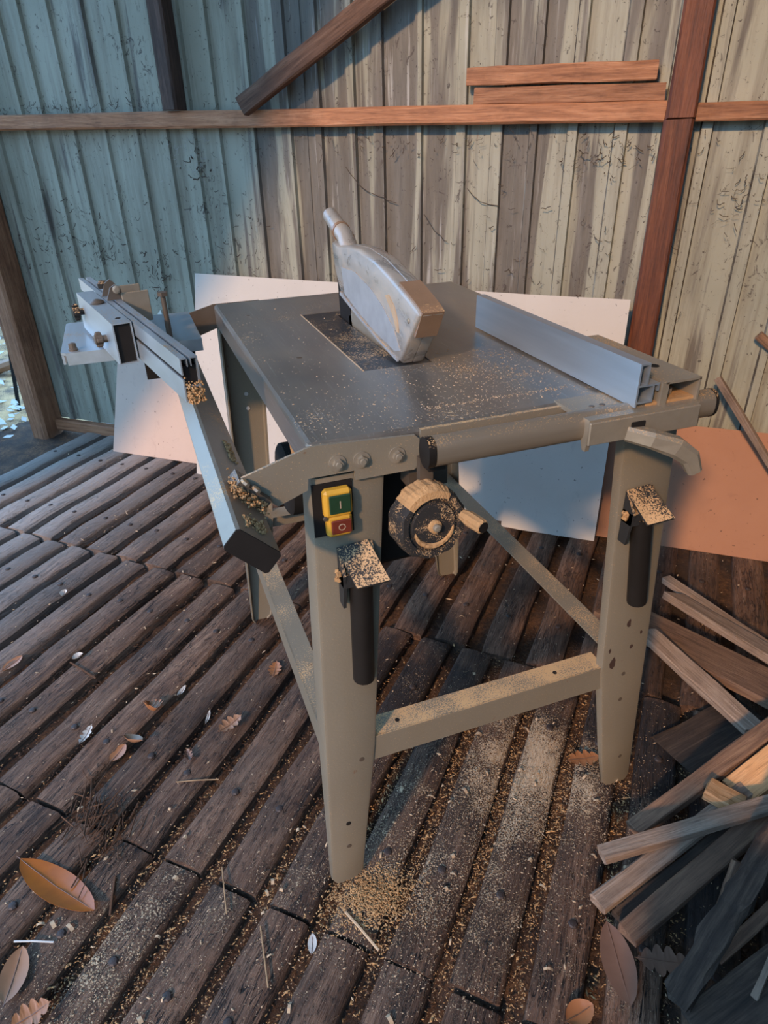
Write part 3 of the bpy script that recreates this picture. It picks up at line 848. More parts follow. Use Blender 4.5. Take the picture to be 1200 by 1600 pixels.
# front fixing plate with the folded-down wing
pl = [(-.086, .826), (-.043, .783), (-.006, .797), (-.004, .812), (.053, .812), (.053, .799), (.131, .799), (.137, .805), (.137, .839), (.131, .845), (.004, .852), (-.002, .851)]
fp = MB().prism([(x, -.0095, z) for x, z in pl], (0, .004, 0)).obj('fixing_plate', M['paint'], saw)
for x, z, tilt in ((.032, .826, .1), (.062, .825, .5), (.107, .823, .3)):
    w1 = MB().lathe((x, -.0095, z), (0, -1, 0), [(0, .0105), (.0018, .0105)], 20).obj('washer', M['steel'], fp)
    mb = MB()
    hexp = [(x + .0065 * math.cos(tilt + i * PI / 3), -.0113, z + .0065 * math.sin(tilt + i * PI / 3)) for i in range(6)]
    mb.prism(hexp, (0, -.0055, 0)); mb.lathe((x, -.0168, z), (0, -1, 0), [(0, .004), (.002, .0035)], 10)
    mb.obj('bolt', M['steel'], w1)
bp = MB().prism([(x, TL + .006, z) for x, z in [(-.086, .826), (-.043, .783), (.0, .797), (.10, .80), (.10, .848), (0, .848)]], (0, .004, 0)).obj('rear_fixing_plate', M['brownmetal'], saw)

# recessed switch in the leg
MB().box((.0255, -.001, .7615), (.051, .0025, .073)).obj('switch_recess', M['dark'], saw)
sw = MB()
sw.box((.029, -.0085, .774), (.036, .015, .038), bev=.004)
sw.box((.0295, -.0085, .743), (.0325, .015, .031), bev=.004)
swo = sw.obj('switch_housing', M['yellow'], saw)
MB().box((.0305, -.0165, .7745), (.027, .0035, .025), bev=.001).obj('start_button', M['green'], swo)
MB().box((.0310, -.0165, .7430), (.0255, .0035, .019), bev=.001).obj('stop_button', M['red'], swo)
M['mark'] = m_plain('faded_mark', (.42, .30, .20), .6)
MB().box((.0305, -.0184, .7745), (.0014, .0006, .010)).obj('start_mark', M['mark'], swo)
ring = MB(); rr = []
nn_ = 16
ring.loft([[Vector((.0310 + r * math.cos(2 * PI * i / nn_), y, .7430 + r * math.sin(2 * PI * i / nn_))) for i in range(nn_)] for r, y in ((.0035, -.0180), (.0035, -.0186), (.0046, -.0186), (.0046, -.0180))], cap=False)
ring.obj('stop_mark', M['mark'], swo)
MB().lathe((.0115, -.0145, .757), (0, -1, 0), [(0, .003), (.002, .0028), (.0022, .001)], 10).obj('switch_screw', M['brownmetal'], swo)

# black folded push handles on the front legs
def push_handle(x, ztop, zbot, lean, lp):
    mb = MB()
    mb.tube([(x, -.017, ztop - .02), (x + lean, -.017, zbot + .006), (x + lean * 1.05, -.017, zbot)], .0155, 14)
    o = mb.obj('push_handle', M['black'], lp, smooth=True)
    # square socket with a sloping cap plate
    mb = MB()
    a = x - .026; b_ = x + .022; zt = ztop + .022
    mb.prism([(a, -.003, zt), (a, -.028, zt - .030), (a, -.020, zt - .085), (a, -.003, zt - .085)], (.004, 0, 0))
    mb.prism([(b_ - .004, -.003, zt), (b_ - .004, -.028, zt - .030), (b_ - .004, -.020, zt - .05), (b_ - .004, -.003, zt - .05)], (.004, 0, 0))
    mb.prism([(a, -.003, zt), (b_ - .006, -.003, zt + .003), (b_ + .006, -.052, zt - .032), (a + .012, -.046, zt - .038)], (0, .001, -.003))
    mb.prism([(a, -.003, zt - .05), (b_, -.003, zt - .05), (b_, -.026, zt - .05), (a, -.026, zt - .05)], (0, 0, .02))
    mb.obj('handle_socket', M['dusty_black'], o)
    # sawdust caught in the corner
    rnd = random.Random(int(x * 1000)); mb = MB()
    for i in range(26):
        p = Vector((a + rnd.uniform(-.006, .010), -.006 - rnd.uniform(0, .012), zt - .032 - abs(rnd.gauss(0, .008))))
        mb.box(p, (rnd.uniform(.002, .006),) * 3, Matrix.Rotation(rnd.uniform(0, 3), 3, Vector((rnd.random(), rnd.random(), 1))))
    tag(mb.obj('caught_sawdust', M['sawdust'], o), kind='stuff')
push_handle(.052, .683, .487, -.002, LFL)
push_handle(.496, .675, .490, .022, LFR)

# guide tube across the front, with end cap
def stadium(cy, cz, w, h, n=8):
    r = w / 2; pts = []
    for i in range(n + 1):
        a = PI * i / n; pts.append((cy + r * math.cos(a), cz + (h / 2 - r) + r * math.sin(a)))
    for i in range(n + 1):
        a = PI + PI * i / n; pts.append((cy + r * math.cos(a), cz - (h / 2 - r) + r * math.sin(a)))
    return pts
st = stadium(-.045, .837, .030, .038)
gt = MB().loft([[Vector((x, y, z)) for y, z in st] for x in (.138, .542)]).obj('guide_tube', M['tube'], saw, smooth=True)
st2 = stadium(-.045, .837, .031, .039)
MB().loft([[Vector((x, y, z)) for y, z in st2] for x in (.128, .137)]).obj('end_cap', M['black'], gt, smooth=True)
MB().loft([[Vector((x, y, z)) for y, z in st2] for x in (.5425, .547)]).obj('end_cap', M['black'], gt, smooth=True)
MB().box((.150, -.018, .820), (.022, .034, .03)).obj('tube_bracket', M['dark'], gt); MB().box((.50, -.018, .820), (.03, .034, .03)).obj('tube_bracket', M['dark'], gt)
MB().box((.140, -.020, .795), (.018, .010, .05)).obj('bracket_tongue', M['brownmetal'], gt)
# shadowed front channel seen above the tube
MB().box((.34, -.004, .8335), (.40, .006, .031)).obj('front_channel', M['paint_dusty'], saw)

# rip fence: extrusion, carriage, clamp lever
fence = MB()
fx0 = .410; th = .0025
def exo(mb, x0, x1, z0, z1, y0=-.058, y1=.380):
    mb.box(((x0 + x1) / 2, (y0 + y1) / 2, (z0 + z1) / 2), (x1 - x0, y1 - y0, z1 - z0))
zb = H + .004
exo(fence, fx0, fx0 + th, zb, zb + .056)
exo(fence, fx0 + th, fx0 + .015, zb + .0535, zb + .056)
exo(fence, fx0 + .0125, fx0 + .015, zb + .0285, zb + .0535)
exo(fence, fx0 + th, fx0 + .034, zb + .026, zb + .0285)
exo(fence, fx0 + th, fx0 + .026, zb + .004, zb + .0065)
exo(fence, fx0 + .0235, fx0 + .026, zb + .0065, zb + .026)
exo(fence, fx0 + .0315, fx0 + .034, zb + .018, zb + .026)
fo = fence.obj('rip_fence', M['alu'], saw)
cr = MB()
cr.prism([(.337, -.068, H - .004), (.505, -.068, H - .004), (.505, .010, H - .004), (.337, .010, H - .004)], (0, 0, .006))
cr.box((.421, -.0695, H - .016), (.168, .004, .030), bev=.001)
cr.prism([(.337, -.068, H - .030), (.337, -.068, H - .004), (.337, -.045, H - .004), (.337, -.060, H - .040), (.337, -.066, H - .040)], (.006, 0, 0))
co = cr.obj('fence_carriage', M['steel'], fo)
MB().box((.468, -.02, H + .0035), (.075, .07, .005)).obj('carriage_sawdust_layer', M['sawdust'], fo)
hk = MB()
hk.box((.452, .04, H + .016), (.010, .20, .032)); hk.box((.480, .05, H + .031), (.056, .22, .003)); hk.box((.5065, .05, H + .015), (.003, .22, .032))
ho = hk.obj('fence_holder', M['steel'], fo)
MB().lathe((.482, .0, H + .0325), (0, 0, 1), [(0, .007), (.0006, .0066)], 14).obj('bolt_hole', M['dark'], fo)
MB().lathe((.480, -.035, H + .006), (0, 0, 1), [(0, .005), (.008, .005), (.009, .003)], 10).obj('clamp_bolt', M['steel'], fo)
# lever
lv = MB()
cs = []
for (x, y, z, w_, h_) in ((.398, -.066, .826, .010, .010), (.420, -.088, .822, .011, .011), (.447, -.100, .812, .011, .013), (.468, -.105, .797, .010, .012), (.478, -.108, .776, .009, .009)):
    cs.append((Vector((x, y, z)), w_, h_))
rings = []
for i, (p, w_, h_) in enumerate(cs):
    d = (cs[min(i + 1, len(cs) - 1)][0] - cs[max(0, i - 1)][0]).normalized()
    a = d.cross(Vector((0, 0, 1))).normalized(); b_ = a.cross(d)
    rings.append([p + a * sx * w_ + b_ * sy * h_ for sx, sy in ((-1, -.6), (-.6, -1), (.6, -1), (1, -.6), (1, .6), (.6, 1), (-.6, 1), (-1, .6))])
lv.loft(rings).obj('clamp_lever', M['steel'], fo)
MB().box((.408, -.0725, H - .012), (.020, .002, .007)).obj('lever_slot', M['dark'], fo)
# two rusty rivets on carriage
for x in (.368, .384): MB().lathe((x, -.028, H + .002), (0, 0, 1), [(0, .004), (.0007, .0036)], 10).obj('rivet', M['brownmetal'], fo)

gu = MB(); gu.prism([(.012, .05, .808), (.012, .18, .808), (.012, .165, .775), (.012, .13, .742), (.012, .09, .735), (.012, .06, .75)], (.004, 0, 0)); gu.obj('dust_caked_gusset', M['sawdust'], saw)
# motor housing, teal plate, handwheel under the table
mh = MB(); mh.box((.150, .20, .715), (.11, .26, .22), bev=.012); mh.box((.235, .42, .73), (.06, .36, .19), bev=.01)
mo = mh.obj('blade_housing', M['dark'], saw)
MB().box((.0985, .075, .672), (.005, .012, .105)).obj('motor_plate', M['teal'], saw)
mt = MB(); mt.lathe((.08, .30, .66), (1, 0, 0), [(-.06, .055), (-.055, .062), (.05, .062), (.06, .05)], 20); mt.obj('motor', M['dark'], saw, smooth=True)
mt = MB(); mt.box((.175, .03, .79), (.02, .04, .06)); mt.box((.135, .02, .79), (.012, .03, .05)); mt.obj('hanger_bracket', M['brownmetal'], saw)
wc = Vector((.1365, -.062, .7435))
wax = Vector((.06, -1, .10)).normalized()
hw = MB()
prof_w = [(-.040, .012), (-.038, .044), (-.030, .0475), (-.012, .0475), (-.008, .044), (-.008, .040)]
# scalloped grip rim
n_w = 40; rings = []
a_ = wax.cross(Vector((0, 0, 1))).normalized(); b2 = a_.cross(wax)
for t_, r in ((-.044, .010), (-.042, .043), (-.036, .0485), (-.010, .0475), (-.003, .043), (-.003, .035), (-.007, .0335), (-.007, .031), (-.003, .029), (-.002, .0)):
    rings.append([wc + wax * t_ + (a_ * math.cos(2 * PI * k / n_w) + b2 * math.sin(2 * PI * k / n_w)) * (r * (1.0 if (k // 2) % 2 else (.965 if r > .042 else 1.0))) for k in range(n_w)])
rings[-1] = [wc + wax * -.002 + (a_ * math.cos(2 * PI * k / n_w) + b2 * math.sin(2 * PI * k / n_w)) * .001 for k in range(n_w)]
hwo = hw.loft(rings).obj('handwheel', M['speck'], saw, smooth=True)
MB().lathe(wc + wax * -.002, wax, [(-.004, .0095), (.003, .0085), (.004, .006)], 18).obj('wheel_hub', M['sawdust'], hwo, smooth=True)
MB().lathe(wc + wax * .001, wax, [(0, .0052), (.005, .005), (.006, .003)], 12).obj('hub_bolt', M['steel'], hwo)
# sawdust ring lying in the lower half of the dished face, and a crust on top of the rim
def arc_band(r0, r1, a0, a1, tt_, th_, m, name, n=24):
    rs = []
    for i in range(n + 1):
        a = math.radians(a0 + (a1 - a0) * i / n)
        e = a_ * math.cos(a) + b2 * math.sin(a)
        k2 = math.sin(PI * i / n) ** .4
        rm = (r0 + r1) / 2; hw_ = (r1 - r0) / 2 * k2
        j = random.uniform(-.0006, .0006)
        rs.append([wc + wax * tt_ + e * (rm - hw_), wc + wax * (tt_ + th_ * k2 + j) + e * (rm - hw_ * .4), wc + wax * (tt_ + th_ * k2 + j) + e * (rm + hw_ * .5), wc + wax * tt_ + e * (rm + hw_)])
    return MB().loft(rs).obj(name, m, hwo)
dn = math.degrees(math.atan2(Vector((0, 0, -1)).dot(b2), Vector((0, 0, -1)).dot(a_)))
arc_band(.0225, .0305, dn - 85, dn + 85, -.0035, .003, M['sawdust'], 'sawdust_crescent')
rs = []
for i in range(22):
    a = math.radians(dn + 172 - 40 + 80 * i / 21); e = a_ * math.cos(a) + b2 * math.sin(a); k2 = math.sin(PI * i / 21) ** .5
    j = random.uniform(-.001, .0015)
    rs.append([wc + wax * -.040 + e * .045, wc + wax * -.034 + e * (.047 + .004 * k2 + j), wc + wax * -.012 + e * (.047 + .0045 * k2 + j), wc + wax * -.002 + e * (.044 + .002 * k2), wc + wax * -.001 + e * .037])
MB().loft(rs).obj('sawdust_crust', M['sawdust'], hwo)
# crank knob
kb = wc + a_ * (.040 if a_.x > 0 else -.040) + Vector((0, 0, .006))
kd = Vector((.22, -1, .02)).normalized()
kn = MB(); rings = []
ka = kd.cross(Vector((0, 0, 1))).normalized(); kb2 = ka.cross(kd)
for t_, r in ((-.004, .004), (-.002, .0075), (.010, .0098), (.034, .0092), (.036, .0078), (.0365, .001)):
    rings.append([kb + kd * t_ + (ka * math.cos(2 * PI * k / 20) + kb2 * math.sin(2 * PI * k / 20)) * (r * (1 if k % 2 else .93)) for k in range(20)])
kno = kn.loft(rings).obj('crank_knob', M['sawdust'], hwo)
MB().lathe(kb + kd * .0362, kd, [(0, .0072), (.0008, .007)], 16).obj('knob_end', M['black'], hwo)
MB().tube([(.19, .03, .80), (.168, .02, .765), (.150, .0, .742)], .006, 8).obj('height_lock_rod', M['dark'], saw)

# folded-down bracket and rotated rectangular beam on the left
A_ = Vector((-.103, 0, .829)); B_ = Vector((-.062, 0, .789)); C_ = Vector((-.080, 0, .768)); D_ = Vector((-.121, 0, .809))
def rect_tube(name, q, y0, y1, m, e=.003):
    cen = sum(q, Vector()) / 4
    rings = []
    for y in (y0, y1):
        pts = []
        for i in range(4):
            p = q[i]; pa_ = q[i - 1]; nb_ = q[(i + 1) % 4]
            pts.append(p + (pa_ - p).normalized() * e); pts.append(p + (nb_ - p).normalized() * e)
        rings.append([Vector((v.x, y, v.z)) for v in pts])
    return MB().loft(rings).obj(name, m, saw)
bmo = rect_tube('arm_beam', [A_, B_, C_, D_], -.118, .90, M['beam'])
rect_tube('beam_end_cap', [A_, B_, C_, D_], -.1205, -.1185, M['dark'])
nv = Vector((.707, 0, .707))
br = MB(); P = [A_ + (B_ - A_) * .22, A_ + (B_ - A_) * 1.02]
br.prism([P[0] + Vector((0, -.022, 0)) + nv * .002, P[1] + Vector((0, -.022, 0)) + nv * .002, P[1] + Vector((0, -.022, 0)) + nv * .014, P[0] + Vector((0, -.022, 0)) + nv * .014], (0, .035, 0))
bro = br.obj('hinge_bracket', M['brownmetal'], saw)
for f_ in (.35, .62):
    p = A_ + (B_ - A_) * f_ + nv * .014 + Vector((0, -.018, 0))
    MB().lathe(p, nv, [(0, .0065), (.003, .006), (.004, .003)], 8).obj('hinge_bolt', M['steel'], bro)
br = MB(); 
br.prism([P[0] + Vector((0, TL - .02, 0)) + nv * .002, P[1] + Vector((0, TL - .02, 0)) + nv * .002, P[1] + Vector((0, TL - .02, 0)) + nv * .014, P[0] + Vector((0, TL - .02, 0)) + nv * .014], (0, .035, 0))
br.obj('rear_hinge_bracket', M['brownmetal'], saw)

# sliding carriage plate with mitre arc
cz = .850
cp = MB()
cp.prism([(-.289, .535, cz), (-.281, .526, cz), (-.056, .525, cz), (-.056, .748, cz), (-.282, .752, cz), (-.289, .745, cz)], (0, 0, -.004))
cp.prism([(-.281, .5262, cz - .004), (-.0562, .5252, cz - .004), (-.0562, .529, cz - .004), (-.281, .530, cz - .004)], (0, 0, -.017))
cp.prism([(-.2888, .535, cz - .004), (-.285, .535, cz - .004), (-.285, .745, cz - .004), (-.2888, .745, cz - .004)], (0, 0, -.017))
cp.prism([(-.060, .530, cz - .004), (-.0562, .530, cz - .004), (-.0562, .745, cz - .004), (-.060, .745, cz - .004)], (0, 0, -.017))
cpo = cp.obj('sliding_carriage', M['beam'], saw)
cpo.data.materials[0] = M['alu']
ub = MB(); ub.box((-.105, .645, cz - .020), (.070, .19, .030)); ub.box((-.145, .60, cz - .045), (.03, .16, .03)); ub.obj('roller_block', M['dark'], saw)
# arc groove
gr_ = MB(); rs = []
pc = Vector((-.163, .535, cz + .0003))
for i in range(17):
    a = math.radians(92 + 80 * i / 16); e = Vector((math.cos(a), math.sin(a), 0))
    rs.append([pc + e * .062, pc + e * .068, pc + e * .068 + Vector((0, 0, .0005)), pc + e * .062 + Vector((0, 0, .0005))])
gr_.loft(rs); gr_.obj('mitre_arc_slot', M['dark'], cpo)
MB().lathe((-.269, .541, cz), (0, 0, 1), [(0, .008), (.003, .008), (.004, .0065), (.012, .006), (.013, .003)], 12).obj('pivot_stud', M['brownmetal'], cpo)
# upright threaded bolt on the plate
tb = MB(); bx, by = -.108, .560
tb.tube([(bx, by, cz), (bx, by, cz + .072)], .0045, 10)
tb.tube([(bx, by, cz), (bx, by, cz + .030)], .0052, 10)
tbo = tb.obj('upright_bolt', M['brownmetal'], cpo, smooth=True)
hexp = [(bx + .009 * math.cos(.3 + i * PI / 3), by + .009 * math.sin(.3 + i * PI / 3), cz + .072) for i in range(6)]
MB().prism(hexp, (0, 0, .0065)).obj('hexagon_head', M['brownmetal'], cpo)
# mitre fence extrusion, swung round on the plate
Pn = Vector((-.1055, .171, 0)); Pf = Vector((-.241, .823, 0)); rd = (Pf - Pn).normalized(); rx = Vector((rd.y, -rd.x, 0))
RL = (Pf - Pn).length
def ex(mb, a0, a1, z0, z1, l0=0, l1=None):
    l1 = RL if l1 is None else l1
    q = [Pn + rd * l0 + rx * a0, Pn + rd * l0 + rx * a1, Pn + rd * l1 + rx * a1, Pn + rd * l1 + rx * a0]
    mb.prism([Vector((v.x, v.y, z0)) for v in q], (0, 0, z1 - z0))
zr0, zr1 = .862, .920
r_ = MB()
ex(r_, -.0115, -.0095, zr0, zr0 + .030); ex(r_, -.0115, -.0095, zr0 + .036, zr1)
ex(r_, .0095, .0115, zr0, zr1)
ex(r_, -.0095, -.003, zr1 - .002, zr1); ex(r_, .002, .0095, zr1 - .002, zr1)
ex(r_, -.0095, .0095, zr0, zr0 + .002); ex(r_, -.003, -.002, zr1 - .012, zr1 - .002); ex(r_, .002, .003, zr1 - .012, zr1 - .002); ex(r_, -.0095, .0095, zr0 + .018, zr0 + .020)
ro = r_.obj('mitre_fence', M['alu'], saw)
k_in = MB(); ex(k_in, -.0094, .0094, zr0 + .0205, zr1 - .0125, .006, RL - .004); ex(k_in, -.0094, .0094, zr0 + .002, zr0 + .018, .010, RL - .004); k_in.obj('fence_core', M['dark'], ro)
rnd = random.Random(3); mb = MB()
for i in range(420):
    l = rnd.uniform(-.012, .012); z = zr0 + abs(rnd.gauss(0, .012)); a = rnd.uniform(-.009, .012)
    p = Pn + rd * l + rx * a
    mb.box((p.x, p.y, min(z, zr1 - .02)), (rnd.uniform(.001, .003), rnd.uniform(.001, .0025), rnd.uniform(.0008, .0025)), Matrix.Rotation(rnd.uniform(0, 3), 3, Vector((rnd.random(), rnd.random(), 1))))
tag(mb.obj('caked_sawdust', M['sawdust'], ro), kind='stuff')
# box section clamped to its left side
bx_ = MB()
def exb(mb, a0, a1, z0, z1, l0, l1): ex(mb, a0, a1, z0, z1, l0, l1)
L0, L1 = .232, .512
exb(bx_, -.043, -.041, .858, .921, L0, L1); exb(bx_, -.041, -.016, .919, .921, L0, L1); exb(bx_, -.016, -.014, .858, .921, L0, L1); exb(bx_, -.041, -.016, .858, .860, L0, L1)
bo_ = bx_.obj('fence_box', M['alu'], saw)
k_in = MB(); exb(k_in, -.0408, -.0162, .8605, .9185, L0 + .004, L1 - .004); k_in.obj('box_core', M['dark'], bo_)
def onrail(l, a, z): 
    v = Pn + rd * l + rx * a; return Vector((v.x, v.y, z))
MB().lathe(onrail(.395, -.030, .921), (0, 0, 1), [(0, .011), (.002, .0125), (.005, .009), (.007, .003)], 16).obj('mushroom_screw', M['brownmetal'], bo_, smooth=True)
MB().lathe(onrail(.265, -.026, .921), (0, 0, 1), [(0, .0045), (.0005, .004)], 12).obj('bolt_hole', M['dark'], bo_)
for (l, z, m_, w_) in ((.475, .895, M['black'], .013), (.300, .885, M['brownmetal'], .011)):
    kbm = MB(); o0 = onrail(l, -.043, z)
    kbm.lathe(o0, -rx, [(0, .006), (.006, .006), (.007, w_ * .75), (.018, w_ * .7), (.019, .004)], 12)
    R_ = Matrix((rd, -rx, Vector((0, 0, 1)))).transposed()
    kbm.box(o0 - rx * .012, (w_ * 2.2, .010, .007), R_, bev=.002)
    kbm.box(o0 - rx * .012, (.007, .010, w_ * 2.2), R_, bev=.002)
    kbm.obj('wing_knob', m_, bo_)
# hinged flip stop on the fence
R_ = Matrix((rx, rd, Vector((0, 0, 1)))).transposed()
for (l, hh) in ((.405, .020), (.445, .022)):
    p = [onrail(l, -.012, .921), onrail(l, .016, .921), onrail(l, .014, .921 + hh * .9), onrail(l, .006, .921 + hh * 1.25), onrail(l, -.003, .921 + hh)]
    fso = MB().prism(p, rd * .003).obj('flip_stop_bracket', M['brownmetal'], saw)
MB().box(onrail(.405, .036, .905), (.046, .003, .052), R_, bev=.001).obj('flip_stop_plate', M['steel'], fso)
MB().box(onrail(.450, .034, .912), (.044, .003, .046), R_, bev=.001).obj('flip_stop_plate', M['steel'], fso)
MB().lathe(onrail(.402, .006, .938), -rd, [(0, .0065), (.003, .0065), (.004, .004)], 12).obj('stop_pivot', M['steel'], fso)
MB().lathe(onrail(.46, -.004, .933), Vector((0, 0, 1)), [(0, .009), (.008, .009), (.012, .006)], 12).obj('stop_knob', M['black'], fso)

# ------------------------------------------------------------------ woodpile at the right
def T(name, m, p0, z0, p1, z1, w, t, label, roll=0., ext=0., **k):
    P0 = at(*p0, z0); P1 = at(*p1, z1)
    if ext: P1 = P1 + (P1 - P0).normalized() * ext
    o = timber(name, P0, P1, w, t, m, roll, **k)
    return tag(o, label, 'scrap wood')
T('scrap_plank', M['greywood'], (1040, 905), .050, (1200, 1012), .055, .028, .02, 'narrow weathered plank on the floor, farthest back of the right-hand scrap', ext=.25)
T('scrap_plank', M['greywood'], (1052, 932), .060, (1200, 1022), .070, .050, .022, 'weathered grey plank lying just in front of the farthest scrap plank', ext=.25, skew=.03, roll=-.15)
T('scrap_plank', M['brownwood'], (948, 948), .030, (1200, 1075), .060, .110, .024, 'broad mottled brown board running out behind the right front leg', ext=.25, seg=8)
T('scrap_plank', M['greywood'], (1010, 988), .065, (1183, 1144), .050, .045, .022, 'pale grey plank on the broad board, nearest the right front leg', roll=.15, skew=.02)
T('scrap_stick', M['brownwood'], (990, 1298), .020, (1200, 1142), .120, .034, .024, 'long dark brown split stick slanting up from the leg foot', ext=.3)
T('scrap_plank', M['freshwood'], (1140, 1218), .060, (1200, 1166), .100, .026, .018, 'narrow fresh orange lath under the block, rear one', ext=.25)
T('scrap_plank', M['freshwood'], (1150, 1240), .070, (1200, 1200), .105, .060, .018, 'wide fresh orange board behind the small block', ext=.25)
T('wood_block', M['freshwood'], (1104, 1231), .095, (1160, 1262), .090, .042, .022, 'small fresh-sawn wood block resting over the grey laths')
T('scrap_lath', M['greywood'], (940, 1336), .075, (1200, 1258), .120, .030, .018, 'long pale grey lath lying across the top of the scrap heap', ext=.3, roll=-.1)
T('scrap_lath', M['greywood'], (933, 1413), .040, (1120, 1270), .070, .032, .018, 'grey-brown lath with square cut end under the top lath', ext=.12)
T('scrap_lath', M['darkwood'], (968, 1438), .022, (1130, 1310), .045, .032, .016, 'dull dark lath sunk between two brown laths', ext=.1)
T('scrap_lath', M['brownwood'], (980, 1461), .045, (1190, 1280), .075, .038, .020, 'brown lath nearest the viewer in the crossed heap', ext=.1)
T('scrap_branch', M['darkwood'], (1058, 1562), .040, (1200, 1325), .150, .040, .036, 'thick charred grey-black split branch in the right corner', ext=.3, rough=.0045, seg=22)
T('scrap_plank', M['brownwood'], (1125, 1452), .020, (1160, 1350), .090, .032, .014, 'short dull board end propped behind the charred branch', roll=.4)
T('scrap_lath', M['brownwood'], (1120, 1500), .010, (1200, 1425), .050, .020, .012, 'thin brown lath in shade right of the charred branch', ext=.2)
T('scrap_board', M['darkwood'], (1110, 1640), .030, (1215, 1560), .060, .110, .016, 'broad dark grey board in the bottom right corner', ext=.2)
T('scrap_lath', M['greywood'], (1178, 1560), .060, (1204, 1500), .085, .010, .010, 'thin pale stick end standing at the bottom right edge', ext=.1)
T('scrap_board', M['darkwood'], (1060, 1190), .006, (1185, 1120), .008, .14, .010, 'flat dark board with a ragged split lying under the pale plank', rough=.003)
# unseen timber stack added right of the viewer to shade the scrap pile
for i in range(5):
    o = timber('shade_timber', fl(-.66, -.435 - .015 * (i % 3), .06 + .118 * i), fl(-.66 + .02 * (i % 2), -1.5, .06 + .118 * i), .26, .115, M['brownwood'], seg=4)
    tag(o, 'unseen brown timber added to shade the scrap pile, %s' % ('bottom one', 'second from the floor', 'middle one', 'second from the top', 'topmost')[i], 'timber', 'unseen timbers added for shade')

# ------------------------------------------------------------------ leaves
def leaf_mesh(kind, L, W_, curl=.15, seed=0):
    rnd = random.Random(seed); n = 44 if kind == 'oak' else 12
    vs = []; fs = []
    for i in range(n + 1):
        t_ = i / n; x = (t_ - .5) * L
        if kind == 'oak':
            env = math.sin(PI * min(1, t_ * 1.02)) ** .7; w = W_ / 2 * env * (.30 + .70 * abs(math.cos(t_ * PI * 4.5 + .6)) ** .6)
        else:
            w = W_ / 2 * math.sin(PI * t_) ** .62
        w = max(w, .0008)
        z0 = curl * L * (t_ - .5) ** 2 * 1.2
        for y, zz in ((-w, curl * w * 1.2), (-w * .5, curl * w * .3), (0, 0), (w * .5, curl * w * .3), (w, curl * w * 1.2)):
            vs.append(Vector((x + rnd.uniform(-.0006, .0006), y, z0 + zz + rnd.uniform(-.0012, .0012) * .35 + .001)))
    for i in range(n):
        for j in range(4): a = i * 5 + j; fs.append([a, a + 1, a + 6, a + 5])
    off = len(vs)
    vs += [v + Vector((0, 0, -.0006)) for v in vs[:off]]
    fs += [[i + off for i in f][::-1] for f in fs]
    for i in range(n):
        for j in (0, 4): a = i * 5 + j; fs.append([a, a + 5, a + 5 + off, a + off])
    return MB().add(vs, fs)
def leaf(px, z, L, W_, ang, m, kind, label, curl=.15, tilt=(0, 0), name=None):
    o = leaf_mesh(kind, L, W_, curl, int(px[0])).obj(name or ('oak_leaf' if kind == 'oak' else 'oval_leaf'), m, smooth=True)
    P = at(px[0], px[1], z)
    o.location = P; o.rotation_euler = (tilt[0], tilt[1], ang)
    vn = MB(); vn.tube([(-L * .56, 0, curl * L * .33 + .001), (-L * .3, 0, .002 + curl * L * .1), (0, 0, .0012), (L * .45, 0, curl * L * .25)], .0007, 5)
    vn.obj('midrib', M['leaf_dark'], o)
    return tag(o, label, 'leaf')
def dirpx(p, q): 
    a = at(*p, 0); b = at(*q, 0); return math.atan2(b.y - a.y, b.x - a.x), (b - a).length
a1, l1 = dirpx((32, 1345), (146, 1424))
leaf((88, 1386), .008, l1, .062, a1, M['leaf_orange'], 'oval', 'large glossy orange oval leaf lying on the planks, lower left', .12, (-.25, 0))
a1, l1 = dirpx((948, 1440), (985, 1570))
leaf((966, 1505), .010, l1, .050, a1, M['leaf_dark'], 'oval', 'large dull brown oval leaf below the crossed laths', .12, (.15, 0))
a1, l1 = dirpx((995, 1495), (1080, 1505))
leaf((1038, 1503), .012, l1, .050, a1, M['leaf_dark'], 'oak', 'grey-brown lobed oak leaf in shade beside the charred branch', .1)
leaf((430, 1047), .006, .055, .035, 1.2, M['leaf_brown'], 'oak', 'russet oak leaf beside the left stretcher on the planks', .25)
leaf((360, 1133), .008, .065, .040, .5, M['leaf_pink'], 'oak', 'pale pinkish oak leaf curled on the middle planks', .3)
leaf((238, 1110), .012, .055, .045, 1.9, M['leaf_brown'], 'oak', 'crumpled brown leaf cluster on a gap left of centre', .8, (.4, .3))
leaf((208, 1160), .012, .055, .030, 2.3, M['leaf_pink'], 'oval', 'curled mauve leaf half sunk in a gap, left of centre', .6, (.5, .2))
leaf((185, 1178), -.004, .05, .03, .9, M['leaf_brown'], 'oval', 'reddish leaf lying deep in the gap beside the mauve leaf', .2)
leaf((912, 1186), .006, .070, .042, -.2, M['leaf_brown'], 'oak', 'brown leaf in the sawdust by the right front foot', .15)
leaf((22, 1525), .006, .085, .040, 1.35, M['leaf_pink'], 'oval', 'long pinkish leaf at the lower left edge', .2, (.2, 0))
leaf((48, 1588), .010, .060, .045, .3, M['leaf_brown'], 'oak', 'dark orange oak leaf at the bottom left corner', .2)
leaf((135, 1150), .008, .055, .022, 1.1, M['leaf_grey'], 'oak', 'bleached grey lobed leaf on a plank edge, left', .4)
leaf((122, 1028), .008, .028, .02, .5, M['leaf_grey'], 'oval', 'small pale curled leaf scrap on the left planks, beside a pale shaving', .7)
leaf((284, 1082), .006, .035, .012, .9, M['leaf_grey'], 'oval', 'thin white curled leaf on a gap left of the oak leaf', .6)
leaf((325, 1123), .006, .04, .008, 1.2, M['leaf_grey'], 'oval', 'narrow white leaf sliver near the pale oak leaf', .5)
leaf((100, 929), .008, .03, .02, 1.4, M['leaf_grey'], 'oval', 'small white leaf standing on the upper left planks', .7)
